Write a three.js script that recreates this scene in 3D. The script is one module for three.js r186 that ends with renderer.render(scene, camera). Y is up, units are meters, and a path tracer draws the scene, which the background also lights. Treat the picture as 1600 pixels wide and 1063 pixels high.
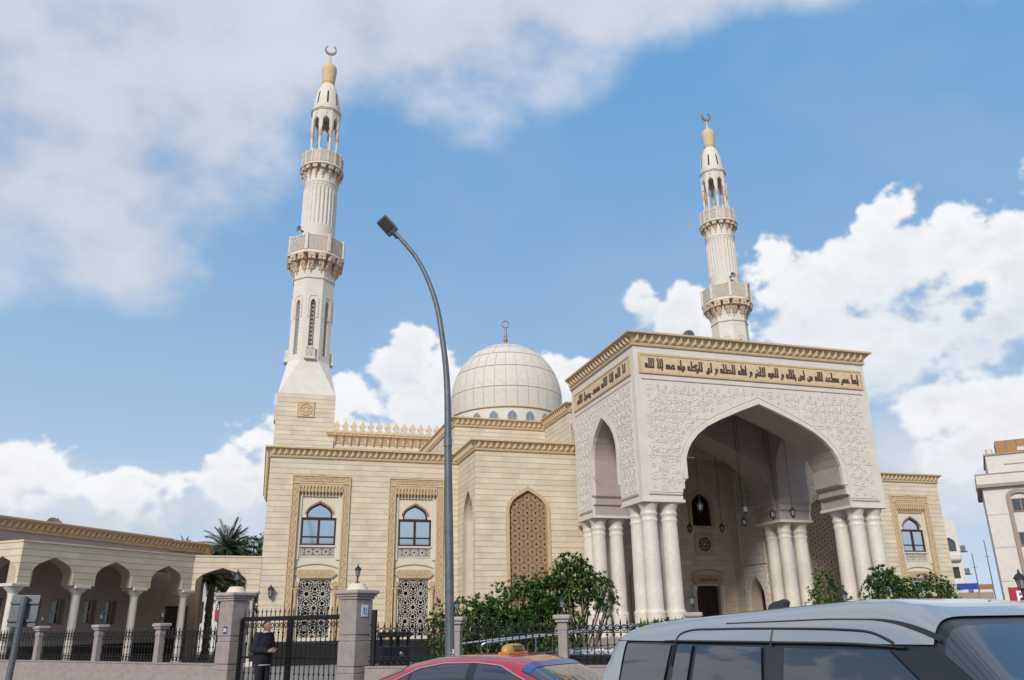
import * as THREE from 'three';
import { mergeGeometries } from 'three/addons/utils/BufferGeometryUtils.js';
import { RoundedBoxGeometry } from 'three/addons/geometries/RoundedBoxGeometry.js';
import { ConvexGeometry } from 'three/addons/geometries/ConvexGeometry.js';
import { MarchingCubes } from 'three/addons/objects/MarchingCubes.js';
import { FontLoader } from 'three/addons/loaders/FontLoader.js';
import { TextGeometry } from 'three/addons/geometries/TextGeometry.js';
import { createNoise3D, createNoise2D } from 'simplex-noise';

// ---------------------------------------------------------------- camera, sky, sun, exposure
const scene = new THREE.Scene();
const rad = THREE.MathUtils.degToRad;
const camera = new THREE.PerspectiveCamera(45.87, 1024 / 680, 0.1, 2000);
camera.position.set(0, 1.6, 0);
camera.rotation.order = 'YXZ';
camera.rotation.set(rad(19.47), rad(-17.007), rad(-0.937));
scene.add(camera);

function seeded(s) { return () => { s = (s + 0x6d2b79f5) | 0; let t = Math.imul(s ^ (s >>> 15), 1 | s); t = (t + Math.imul(t ^ (t >>> 7), 61 | t)) ^ t; return ((t ^ (t >>> 14)) >>> 0) / 4294967296; }; }
const rnd = seeded(7), n3 = createNoise3D(seeded(11)), n2 = createNoise2D(seeded(5));
const SKY_LEVEL = 0.62;
const sstep = (a, b, x) => { const t = Math.min(1, Math.max(0, (x - a) / (b - a))); return t * t * (3 - 2 * t); };
function makeSky() {
  const W = 4096, H = 2048, data = new Float32Array(W * H * 4);
  // clouds: [azimuth, elevation, half width, half height] in degrees, azimuth 0 = -z, growing to +x
  const heaps = [[44.5, 21.5, 7, 5], [38.5, 20.5, 5, 4.4], [51, 19.8, 6.5, 5], [60, 17, 9, 6.5], [41, 17, 8, 3.6], [29.5, 20.2, 2.4, 2.6], [27, 21.8, 1.9, 2.0], [32.5, 18, 3.2, 2.6], [52, 11, 8, 4.5], [46, 11.5, 4.5, 3.6], [60, 8, 14, 5],
    [11, 15, 4.2, 4.2], [9, 18.2, 2.4, 2.6], [13.5, 14.5, 5, 3.6], [20.5, 16.2, 4.2, 2.8], [23.5, 15.5, 3.4, 2.8], [26, 12, 6, 3.5], [5, 13.2, 4, 3.2], [1.5, 12, 4, 3], [-2, 9.5, 4, 2.2], [-8, 8.4, 3.6, 2], [-14.5, 8.6, 3.6, 2.4], [-20, 7, 5, 2.6], [-30, 9, 9, 5], [-42, 14, 9, 7], [-55, 10, 12, 7],
    [78, 12, 11, 8], [95, 17, 12, 8], [115, 9, 13, 6], [135, 15, 11, 8], [155, 8, 14, 6], [175, 18, 12, 9], [-165, 9, 13, 6], [-145, 16, 12, 8], [-125, 8, 13, 6], [-105, 19, 11, 8], [-82, 12, 14, 8]];
  const sheets = [[2, 44, 22, 10, 1.1], [-6, 38, 13, 6, 1.1], [-14, 33, 13, 10, 1.1], [-14.5, 27, 9, 6.5, .8], [-11, 23.5, 5, 3.6, .85], [-22, 31, 10, 12, .75], [24, 43.5, 18, 4.8, 1], [40, 43.5, 12, 4.2, .9], [14, 47, 32, 8, 1], [-45, 42, 22, 14, 1],
    [-40, 22, 9, 6, .7], [75, 40, 16, 9, .9], [105, 48, 20, 10, 1], [140, 40, 22, 10, 1], [178, 45, 22, 10, 1], [-150, 42, 20, 11, 1], [-110, 45, 24, 10, 1], [-75, 38, 16, 9, 1], [-12, 7.5, 16, 3.2, .8], [8, 10, 12, 3, .7], [52, 9, 14, 4, .8], [95, 8, 20, 3.4, .8], [150, 8, 25, 3.4, .8], [-150, 8, 25, 3.4, .8], [-95, 8, 22, 3.4, .8], [-50, 8, 18, 3.4, .8], [0, 66, 60, 12, .8], [120, 66, 50, 12, .8], [-120, 66, 50, 12, .8]];
  const wrap = (a) => a - 360 * Math.round(a / 360);
  const fb = (x, y, z, n) => { let s = 0, a = .5, f = 1; for (let i = 0; i < n; i++) { s += a * n3(x * f, y * f, z * f); a *= .52; f *= 2.07; } return s; };
  for (let j = 0; j < H; j++) {
    const el = ((j + .5) / H - .5) * Math.PI, eld = el * 180 / Math.PI, ce = Math.cos(el), y = Math.sin(el);
    const nearH = heaps.filter((b) => Math.abs(eld - b[1]) < b[3] * 2.3), nearS = sheets.filter((b) => Math.abs(eld - b[1]) < b[3] * 2);
    for (let i = 0; i < W; i++) {
      const th = ((i + .5) / W - .5) * 2 * Math.PI, x = Math.cos(th) * ce, z = Math.sin(th) * ce, o = (j * W + i) * 4;
      let r, g, b;
      if (y < -.02) { r = .30; g = .29; b = .28; } else {
        const h = Math.pow(1 - Math.max(0, y), 2.6);
        r = .115 + .52 * h; g = .335 + .41 * h; b = .65 + .22 * h;
        const az = Math.atan2(x, -z) * 180 / Math.PI;
        let bs = -1, bh = -1, under = 0, uw = 1e-6;
        for (const s of nearS) { const dx = wrap(az - s[0]) * ce / s[2], dy = (eld - s[1]) / s[3], v = (1 - dx * dx - dy * dy) * s[4]; if (v > bs) bs = v; }
        for (const s of nearH) { const dx = wrap(az - s[0]) / s[2], dy = (eld - s[1]) / s[3], v = 1 - Math.sqrt(dx * dx + dy * dy * (dy < 0 ? .6 : 1)); if (v > bh) bh = v; const w = Math.exp(7 * Math.min(v, .6)); uw += w; under += w * Math.max(0, Math.min(1, -dy)); } under /= uw;
        const lo = fb(x * 3.1 + 4, y * 4.4, z * 3.1, 3);
        if (bs > -.9) {   // thin high sheet
          const f = fb(x * 5 + 9, y * 7, z * 5, 7);
          const d = sstep(-.4, .8, Math.min(bs, .75) + f * .72 + lo * .3 - .05) * .88, sh = 1 + f * .13 + lo * .06;
          r += (.67 * sh - r) * d; g += (.705 * sh - g) * d; b += (.79 * sh - b) * d;
        }
        if (bh > -1.0) {  // heaped clouds: crisp on top, soft below
          const f = fb(x * 12, y * 17, z * 12, 8), big = fb(x * 5 + 3, y * 6 + 1, z * 5, 3);
          const puff = 1 - Math.abs(fb(x * 15, y * 19, z * 15 + 5, 5)) * 2.2;
          const v = Math.min(bh, .5) * 1.15 + f * .72 + big * .3 + puff * .16 - .1 - .09 * sstep(14, 8, eld);
          const d = sstep(.0, .27 + .5 * under, v) * (.96 - .3 * under);
          const lit = .93 + .13 * sstep(-.5, .5, f + .5 * puff) - .17 * sstep(.35, 1.0, v) * (.75 - .6 * big) - .06 * under;
          r += (.90 * lit - r) * d; g += (.91 * lit - g) * d; b += (.935 * lit - b) * d;
        }
        const wisp = sstep(.05, .6, lo + .15) * .10 * (1 - h);
        r += (.6 - r) * wisp; g += (.64 - g) * wisp; b += (.74 - b) * wisp;
      }
      data[o] = r * SKY_LEVEL; data[o + 1] = g * SKY_LEVEL; data[o + 2] = b * SKY_LEVEL; data[o + 3] = 1;
    }
  }
  const t = new THREE.DataTexture(data, W, H, THREE.RGBAFormat, THREE.FloatType);
  t.mapping = THREE.EquirectangularReflectionMapping; t.magFilter = THREE.LinearFilter; t.minFilter = THREE.LinearFilter; t.needsUpdate = true;
  return t;
}
scene.background = makeSky();
scene.environment = scene.background;
const sun = new THREE.DirectionalLight(new THREE.Color().setRGB(1, .95, .87), 2.0);
sun.position.set(-42, 62, 40); sun.target.position.set(14, 6, -40);
sun.castShadow = true; sun.shadow.radius = 22; sun.shadow.mapSize.set(4096, 4096);
Object.assign(sun.shadow.camera, { left: -70, right: 70, top: 70, bottom: -70, near: 1, far: 250 });
scene.add(sun, sun.target);
const EXPOSURE = 1.6;

// ---------------------------------------------------------------- helpers
function noiseTex(size, metres, fn) {   // linear DataTexture, tiles every `metres`
  const d = new Uint8Array(size * size * 4);
  for (let j = 0; j < size; j++) for (let i = 0; i < size; i++) {
    const c = fn(i / size, j / size), o = (j * size + i) * 4;
    for (let k = 0; k < 3; k++) d[o + k] = Math.max(0, Math.min(255, (Array.isArray(c) ? c[k] : c) * 255));
    d[o + 3] = 255;
  }
  const t = new THREE.DataTexture(d, size, size); t.wrapS = t.wrapT = THREE.RepeatWrapping; t.magFilter = THREE.LinearFilter; t.minFilter = THREE.LinearMipmapLinearFilter;
  t.repeat.set(1 / metres, 1 / metres); t.needsUpdate = true; return t;
}
// tileable noise on a torus
const tn = (u, v, f, s = 0) => { const a = u * 2 * Math.PI, b = v * 2 * Math.PI, R = f / (2 * Math.PI); return n3(Math.cos(a) * R + s, Math.sin(a) * R + Math.cos(b) * R * 1.31, Math.sin(b) * R * 1.31 + s * 3); };
const tfb = (u, v, f, n, s) => { let r = 0, a = .55; for (let i = 0; i < n; i++) { r += a * tn(u, v, f, s + i * 7); f *= 2.1; a *= .5; } return r; };
const hash = (i, j) => { const s = Math.sin(i * 127.1 + j * 311.7) * 43758.5453; return s - Math.floor(s); };
// sandstone: each block of a course has its own tone (vertical joints too fine to see), plus grain and stains
const texStone = noiseTex(1024, 4.7, (u, v) => {
  const row = Math.floor(v * 20), off = hash(row, 3) * 6, bi = Math.floor(u * 6 + off) % 6, t = hash(bi, row + 11);
  const g = .86 + (t - .5) * .115 + tfb(u, v, 5, 4, 2) * .10 + tfb(u, v, 60, 3, 9) * .05;
  return [g * (1 + (t - .5) * .02), g, g * (1 - (hash(bi + 7, row) - .5) * .07)];
});
const texPlaster = noiseTex(512, 3.3, (u, v) => .9 + tfb(u, v, 4, 4, 21) * .07 + tfb(u, v, 70, 3, 33) * .04);
const texMarble = noiseTex(512, 2.2, (u, v) => { const a = tfb(u, v, 5, 5, 41), vein = Math.pow(1 - Math.min(1, Math.abs(a + .15 * tn(u, v, 9, 3)) * 5), 3); const drum = hash(Math.floor(v * 3), 5); return [.87 - vein * .06 + a * .07 + (drum - .5) * .08, .86 - vein * .08 + a * .08 + (drum - .5) * .08, .84 - vein * .10 + a * .10 + (drum - .5) * .10]; });
const texTan = noiseTex(512, 1.6, (u, v) => .86 + tfb(u, v, 6, 4, 51) * .14 + tfb(u, v, 80, 2, 57) * .08);
const texGranite = noiseTex(512, 1.1, (u, v) => .82 + tfb(u, v, 40, 3, 61) * .3 + tfb(u, v, 4, 3, 63) * .14);
const texRough = noiseTex(512, 2.4, (u, v) => .8 + tfb(u, v, 90, 2, 71) * .3 + tfb(u, v, 7, 4, 73) * .2);
const texBump = noiseTex(512, .9, (u, v) => .5 + tfb(u, v, 30, 4, 81) * .5);
const texCarve = noiseTex(1024, 1.2, (u, v) => { let m = 0; for (let k = 0; k < 2; k++) { const x = u * 4 + k * .5, y = v * 4 + k * .5, dx = x - Math.round(x), dy = y - Math.round(y), r = Math.hypot(dx, dy), a = Math.atan2(dy, dx), s = Math.sin(r * 34 - a * (((Math.round(x) + Math.round(y)) & 1) ? 1 : -1) * 1); m = Math.max(m, r < .46 ? sstep(.1, .6, s) : 0); } return .25 + .7 * m; });
function M(rgb, o = {}) {
  const P = o.physical ? THREE.MeshPhysicalMaterial : THREE.MeshStandardMaterial;
  const m = new P({ roughness: o.rough ?? .8, metalness: o.metal ?? 0 });
  m.color.setRGB(...rgb);
  if (o.tex) m.map = o.tex;
  if (o.bump) { m.bumpMap = o.bump; m.bumpScale = o.bs ?? .004; }
  if (o.physical) Object.assign(m, o.physical);
  if (o.vc) m.vertexColors = true;
  return m;
}
const C = {
  stone: M([.71, .60, .455], { tex: texStone, bump: texBump, bs: .003 }),
  joint: M([.50, .41, .305], { tex: texPlaster }),
  cream: M([.70, .62, .505], { tex: texPlaster, bump: texBump, bs: .003 }),
  white: M([.70, .635, .56], { tex: texPlaster, bump: texBump, bs: .004 }),
  relief: M([.69, .625, .55], { tex: texPlaster }),
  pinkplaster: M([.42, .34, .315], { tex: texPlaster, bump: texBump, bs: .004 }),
  minaret: M([.705, .655, .575], { tex: texPlaster, bump: texBump, bs: .003 }),
  tan: M([.61, .44, .265], { tex: texTan, bump: texBump, bs: .006 }),
  tanCarved: M([.65, .475, .295], { tex: texTan, bump: texCarve, bs: .03 }),
  tanLight: M([.68, .515, .325], { tex: texTan, bump: texBump, bs: .003 }),
  inscr: M([.70, .53, .335], { tex: texTan, bump: texBump, bs: .002 }),
  merlon: M([.71, .57, .40], { tex: texTan, bump: texBump, bs: .003 }),
  bulb: M([.70, .52, .32], { tex: texTan, bump: texBump, bs: .003 }),
  rose: M([.66, .495, .365], { tex: texTan, bump: texBump, bs: .005 }),
  brown: M([.10, .055, .045], { tex: texTan, rough: .5 }),
  marble: M([.72, .665, .59], { tex: texMarble, rough: .45, bump: texBump, bs: .0015 }),
  dome: M([.755, .685, .59], { tex: texPlaster, bump: texCarve, bs: .014 }),
  domeJoint: M([.54, .47, .40], { tex: texPlaster }),
  plinth: M([.022, .02, .021], { tex: texGranite, rough: .28 }),
  granite: M([.345, .29, .272], { tex: texGranite, rough: .7, bump: texBump, bs: .002 }),
  graniteCap: M([.42, .355, .335], { tex: texGranite, rough: .65 }),
  iron: M([.014, .014, .016], { rough: .45, metal: .4, tex: texRough }),
  frame: M([.045, .012, .016], { rough: .4 }),
  glassMirror: M([.62, .66, .68], { rough: .06, metal: .95 }),
  glassDark: M([.02, .024, .03], { rough: .05, physical: { specularIntensity: 1, ior: 1.6 } }),
  glassTint: M([.30, .33, .33], { rough: .03, physical: { transmission: 1, thickness: 0, ior: 1.5 } }),
  lattice: M([.62, .57, .51], { tex: texPlaster }),
  latticeBrown: M([.44, .285, .175], { tex: texTan }),
  latticeRose: M([.70, .605, .53], { tex: texPlaster }),
  doorWood: M([.03, .008, .010], { rough: .5, tex: texTan }),
  bronze: M([.36, .22, .16], { rough: .45, metal: .35, tex: texTan }),
  steelGrey: M([.15, .165, .185], { rough: .5, metal: .35, tex: texRough }),
  steelLight: M([.62, .62, .63], { rough: .25, metal: .9 }),
  lampIron: M([.02, .028, .03], { rough: .5, metal: .3 }),
  lampGlass: M([.38, .42, .42], { rough: .25, physical: { transmission: .45, thickness: 0 } }),
};
const up = new THREE.Vector3(0, 1, 0);
function fin(g) {   // plain triangles with uv in metres, projected along the main axis of each face
  if (g.index) g = g.toNonIndexed();
  for (const k of Object.keys(g.attributes)) if (!['position', 'normal', 'color'].includes(k)) g.deleteAttribute(k);
  if (!g.attributes.normal) g.computeVertexNormals();
  const p = g.attributes.position, n = p.count, uv = new Float32Array(n * 2), a = new THREE.Vector3(), b = new THREE.Vector3(), c = new THREE.Vector3();
  for (let i = 0; i < n; i += 3) {
    a.fromBufferAttribute(p, i); b.fromBufferAttribute(p, i + 1).sub(a); c.fromBufferAttribute(p, i + 2).sub(a); b.cross(c);
    const x = Math.abs(b.x), y = Math.abs(b.y), z = Math.abs(b.z);
    for (let k = i; k < i + 3; k++) {
      const X = p.getX(k), Y = p.getY(k), Z = p.getZ(k);
      const q = y > x && y > z ? [X, Z] : x > z ? [Z, Y] : [X, Y]; uv[k * 2] = q[0]; uv[k * 2 + 1] = q[1];
    }
  }
  g.setAttribute('uv', new THREE.BufferAttribute(uv, 2)); g.groups = [];
  return g;
}
const mg = (list) => { list = list.flat(Infinity).filter(Boolean).map((g) => (g.index || !g.attributes.uv || g.userData.raw !== 1) ? fin(g) : g); const g = list.length === 1 ? list[0] : mergeGeometries(list); g.userData.raw = 1; return g; };
const box = (w, h, d, x = 0, y = 0, z = 0) => new THREE.BoxGeometry(w, h, d).translate(x, y, z);
const rbox = (w, h, d, x = 0, y = 0, z = 0, r = .02) => new RoundedBoxGeometry(w, h, d, 2, Math.min(r, w / 2.01, h / 2.01, d / 2.01)).translate(x, y, z);
const span = (x0, x1, y0, y1, z0, z1) => box(x1 - x0, y1 - y0, z1 - z0, (x0 + x1) / 2, (y0 + y1) / 2, (z0 + z1) / 2);
const shape = (pts, holes = []) => { const s = new THREE.Shape(pts.map((p) => new THREE.Vector2(...p))); for (const h of holes) s.holes.push(new THREE.Path(h.map((p) => new THREE.Vector2(...p)))); return s; };
const ext = (pts, depth, holes, z = 0) => new THREE.ExtrudeGeometry(shape(pts, holes), { depth, bevelEnabled: false, curveSegments: 8 }).translate(0, 0, z);
const lathe = (pts, seg = 24) => new THREE.LatheGeometry(pts.map((p) => new THREE.Vector2(...p)), seg);
const cyl = (r0, r1, h, seg = 12, x = 0, y = 0, z = 0) => new THREE.CylinderGeometry(r1, r0, h, seg).translate(x, y + h / 2, z);
const tube = (pts, r, seg = 24, rs = 6) => new THREE.TubeGeometry(new THREE.CatmullRomCurve3(pts.map((p) => new THREE.Vector3(...p))), seg, r, rs);
function bar(a, b, w, d = w) {   // a square bar from a to b (3-vectors)
  const A = new THREE.Vector3(...a), B = new THREE.Vector3(...b), L = A.distanceTo(B), g = new THREE.BoxGeometry(w, L, d);
  const q = new THREE.Quaternion().setFromUnitVectors(up, B.clone().sub(A).normalize());
  return g.applyQuaternion(q).translate((A.x + B.x) / 2, (A.y + B.y) / 2, (A.z + B.z) / 2);
}
function bar2(x0, y0, x1, y1, w, d, z) {   // flat bar in the xy plane
  const L = Math.hypot(x1 - x0, y1 - y0); return new THREE.BoxGeometry(L, w, d).rotateZ(Math.atan2(y1 - y0, x1 - x0)).translate((x0 + x1) / 2, (y0 + y1) / 2, z);
}
const rect = (x0, y0, x1, y1) => [[x0, y0], [x1, y0], [x1, y1], [x0, y1]];
const ARCH = [[0, 1], [.25, .86], [.52, .69], [.7, .555], [.83, .41], [.92, .26], [.97, .13], [1, 0]];
const tab = (T, x) => { for (let i = 1; i < T.length; i++) if (x <= T[i][0]) { const [a, b] = [T[i - 1], T[i]]; return a[1] + (b[1] - a[1]) * (x - a[0]) / (b[0] - a[0]); } return T[T.length - 1][1]; };
const archY = (t) => tab(ARCH, Math.min(1, Math.abs(t)));
const ARCHI = ARCH.map(([a, b]) => [b, a]).reverse(), archX = (h) => tab(ARCHI, Math.max(0, Math.min(1, h)));
const archPts = (x, w, y0, ys, ya) => [[x - w, y0], [x + w, y0], ...ARCH.slice().reverse().map(([t, h]) => [x + w * t, ys + (ya - ys) * h]), ...ARCH.slice(1).map(([t, h]) => [x - w * t, ys + (ya - ys) * h])];
// placed in the plane of a wall: A, B are [x, z]; u runs from A to B, the third axis points outwards (to the right hand of the walk, seen from above towards +z)
function frameOf(A, B) {
  const L = Math.hypot(B[0] - A[0], B[1] - A[1]), d = [(B[0] - A[0]) / L, (B[1] - A[1]) / L];
  const m = new THREE.Matrix4().makeBasis(new THREE.Vector3(d[0], 0, d[1]), up.clone(), new THREE.Vector3(-d[1], 0, d[0])); m.setPosition(A[0], 0, A[1]);
  return { m, L, d, n: [-d[1], d[0]], turn: Math.atan2(-d[1], d[0]) };
}
const taken = new Map();
function named(n) { const k = taken.get(n) ?? 0; taken.set(n, k + 1); return k ? n + '_' + String(k).padStart(3, '0') : n; }
function tag(o, label, category, group, kind) { o.userData.label = label; if (category) o.userData.category = category; if (group) o.userData.group = group; if (kind) o.userData.kind = kind; return o; }
function thing(name, label, category, pos = [0, 0, 0], turn = 0, group) {
  const g = new THREE.Group(); g.name = named(name); g.position.set(...pos); g.rotation.y = turn; tag(g, label, category, group, 'thing'); scene.add(g); return g;
}
function raw(name, geo, mat, parent) { const m = new THREE.Mesh(geo, mat); m.name = name; m.castShadow = m.receiveShadow = true; parent.add(m); return m; }
const part = (name, geo, mat, parent) => raw(name, mg([geo]), mat, parent);
function world(name, geo, mat, parent) {   // geometry in world coordinates under a thing that stands at its own place
  const m = part(name, geo, mat, parent); if (parent.isGroup) m.position.set(-parent.position.x, -parent.position.y, -parent.position.z); return m;
}
function single(name, geo, mat, label, category, group) { const m = part(named(name), geo, mat, scene); return tag(m, label, category, group, 'thing'); }
function structure(name, geo, mat, label) { const m = part(named(name), geo, mat, scene); m.userData.kind = 'structure'; if (label) m.userData.label = label; return m; }
function copyOf(o, pos, turn = 0, label) { const c = o.clone(); c.name = named(o.name.replace(/_\d{3}$/, '')); c.userData = { ...o.userData }; c.position.set(...pos); c.rotation.y = turn; if (label) c.userData.label = label; scene.add(c); return c; }

// a moulding swept along a path of [x, z] points; profile = [[out, y], ...]
function sweep(path, profile, closed = false, caps = true) {
  const n = path.length, V = [], N = [];
  for (let i = 0; i < n; i++) {
    const e = (a, b) => { const L = Math.hypot(b[0] - a[0], b[1] - a[1]); return [-(b[1] - a[1]) / L, (b[0] - a[0]) / L]; };
    const a = i > 0 ? e(path[i - 1], path[i]) : closed ? e(path[n - 1], path[0]) : null, b = i < n - 1 ? e(path[i], path[i + 1]) : closed ? e(path[n - 1], path[0]) : null;
    const p = a || b, q = b || a, k = 1 + p[0] * q[0] + p[1] * q[1]; N.push([(p[0] + q[0]) / k, (p[1] + q[1]) / k]);
  }
  const at = (i, j) => [path[i][0] + N[i][0] * profile[j][0], profile[j][1], path[i][1] + N[i][1] * profile[j][0]];
  for (let i = 0; i < (closed ? n : n - 1); i++) {
    const k = (i + 1) % n;
    for (let j = 0; j < profile.length - 1; j++) { const a = at(i, j), b = at(k, j), c = at(k, j + 1), d = at(i, j + 1); V.push(a, b, c, a, c, d); }
  }
  if (!closed && caps) for (const i of [0, n - 1]) {
    const tri = THREE.ShapeUtils.triangulateShape(profile.map((p) => new THREE.Vector2(...p)), []);
    for (const t of tri) V.push(...(i ? [at(i, t[0]), at(i, t[1]), at(i, t[2])] : [at(i, t[2]), at(i, t[1]), at(i, t[0])]));
  }
  const g = new THREE.BufferGeometry(); g.setAttribute('position', new THREE.Float32BufferAttribute(V.flat(), 3)); g.computeVertexNormals(); return g;
}
// the leaf ornament of every cornice: a ridged pointed leaf leaning outwards
function leafGeo(w, h, out) {
  const a = [-w / 2, 0, 0], b = [w / 2, 0, 0], c = [0, h, out], m = [0, h * .3, out * .3 + w * .26], l = [-w * .36, h * .42, out * .42], r = [w * .36, h * .42, out * .42];
  const V = [a, b, m, b, r, m, r, c, m, c, l, m, l, a, m, a, l, c, a, c, b, b, c, r].flat();
  const g = new THREE.BufferGeometry(); g.setAttribute('position', new THREE.Float32BufferAttribute(V, 3)); g.computeVertexNormals(); return mg([g]);
}
// cornice with leaves; y0 is its foot, h its height, o its reach. `plain` lists segments whose leaves are joined (seen edge-on or not at all)
function cornice(parent, path, y0, h, o, w, plain = []) {
  const b = h * .2, t = h * .17;
  const m = world('cornice', [sweep(path, [[-.05, y0], [.05, y0], [.07, y0 + b * .4], [.07, y0 + b], [.05, y0 + b], [-.05, y0 + b]]),
    sweep(path, [[-.05, y0 + b], [.03, y0 + b], [o * .3, y0 + h * .5], [o * .62, y0 + h * .7], [o * .86, y0 + h - t], [-.05, y0 + h - t]]),
    sweep(path, [[-.4, y0 + h - t], [o, y0 + h - t], [o, y0 + h - t * .25], [o - .03, y0 + h], [-.4, y0 + h]])], C.tan, parent);
  const g = leafGeo(w * .96, h - t - b, o * .7), rest = [];
  for (let i = 0; i < path.length - 1; i++) {
    const f = frameOf(path[i], path[i + 1]), n = Math.max(1, Math.round(f.L / w)), s = f.L / n;
    for (let k = 0; k < n; k++) {
      const u = (k + .5) * s, x = path[i][0] + f.d[0] * u + f.n[0] * .045, z = path[i][1] + f.d[1] * u + f.n[1] * .045;
      if (plain.includes(i)) { rest.push(g.clone().rotateY(f.turn).translate(x, y0 + b, z)); continue; }
      const q = raw('leaf_ornament', g, C.tanLight, m); q.position.set(x, y0 + b, z); q.rotation.y = f.turn;
    }
  }
  if (rest.length) { const q = part('leaf_frieze', rest, C.tanLight, m); q.userData.kind = 'stuff'; }
  return m;
}
// a wall of stone courses: the backing is the part, each course a piece of it
function coursed(parent, A, B, y0, y1, openings = [], o = {}) {
  const f = frameOf(A, B), ch = o.ch ?? .235, gap = o.gap ?? .014, th = o.th ?? .35;
  const half = (p, y) => (y < p.y0 || y > (p.ya ?? p.y1)) ? 0 : p.ya && y > p.ys ? p.w * archX((y - p.ys) / (p.ya - p.ys)) : p.w;
  const holes = openings.filter((p) => p.y0 > y0 + .01), cuts = openings.filter((p) => p.y0 <= y0 + .01).sort((a, b) => a.u - b.u);
  const out = [[.032, y0]];
  for (const p of cuts) { const q = p.ya ? archPts(p.u, p.w, y0, p.ys, p.ya) : rect(p.u - p.w, y0, p.u + p.w, p.y1); const r = q.slice(2); out.push(q[0], ...(p.ya ? r.slice().reverse() : [[p.u - p.w, p.y1], [p.u + p.w, p.y1]]), q[1]); }
  out.push([f.L - .032, y0], [f.L - .032, y1], [.032, y1]);
  const back = ext(out, th, holes.map((p) => p.ya ? archPts(p.u, p.w, p.y0, p.ys, p.ya) : rect(p.u - p.w, p.y0, p.u + p.w, p.y1)), -th - .022).applyMatrix4(f.m);
  const wall = world(o.name ?? 'wall', back, C.joint, parent);
  const n = Math.round((y1 - y0) / ch), s = (y1 - y0) / n, all = [], mat = o.mat ?? stoneFor(s, y0);
  for (let k = 0; k < n; k++) {
    const a = y0 + k * s + gap / 2, b = y0 + (k + 1) * s - gap / 2, ys = [a, a + (b - a) / 3, a + (b - a) * 2 / 3, b], list = [];
    const hit = openings.filter((p) => half(p, a) > 0 || half(p, b) > 0 || half(p, (a + b) / 2) > 0).sort((p, q) => p.u - q.u);
    const ed = [{ l: ys.map(() => o.e0 ?? 0) }];
    for (const p of hit) { ed[ed.length - 1].r = ys.map((y) => p.u - half(p, y)); ed.push({ l: ys.map((y) => p.u + half(p, y)) }); }
    ed[ed.length - 1].r = ys.map(() => f.L - (o.e1 ?? 0));
    for (const e of ed) {
      if (Math.max(...e.r.map((r, i) => r - e.l[i])) < .02) continue;
      const straight = e.l.every((v) => Math.abs(v - e.l[0]) < 1e-6) && e.r.every((v) => Math.abs(v - e.r[0]) < 1e-6);
      list.push(straight ? span(e.l[0], e.r[0], a, b, -.03, 0) : ext([...ys.map((y, i) => [e.r[i], y]), ...ys.slice().reverse().map((y, i) => [e.l[3 - i], y])], .03, [], -.03));
    }
    if (!list.length) continue;
    for (const q of list) { q.applyMatrix4(f.m); if (o.join) all.push(q); else raw('stone_course', mg([q]), mat, wall); }
  }
  if (o.join) raw('stone_courses', mg(all), mat, wall).userData.kind = 'stuff';
  return wall;
}
// the sandstone with its block tones in step with courses of height s that start at y0
const stones = new Map();
function stoneFor(s, y0) {
  const k = s.toFixed(4) + '/' + y0.toFixed(3); if (stones.has(k)) return stones.get(k);
  const m = C.stone.clone(), t = texStone.clone(); t.repeat.set(1 / (20 * s), 1 / (20 * s)); t.offset.set(hash(y0, s), -y0 / (20 * s)); t.needsUpdate = true; m.map = t; stones.set(k, m); return m;
}
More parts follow.
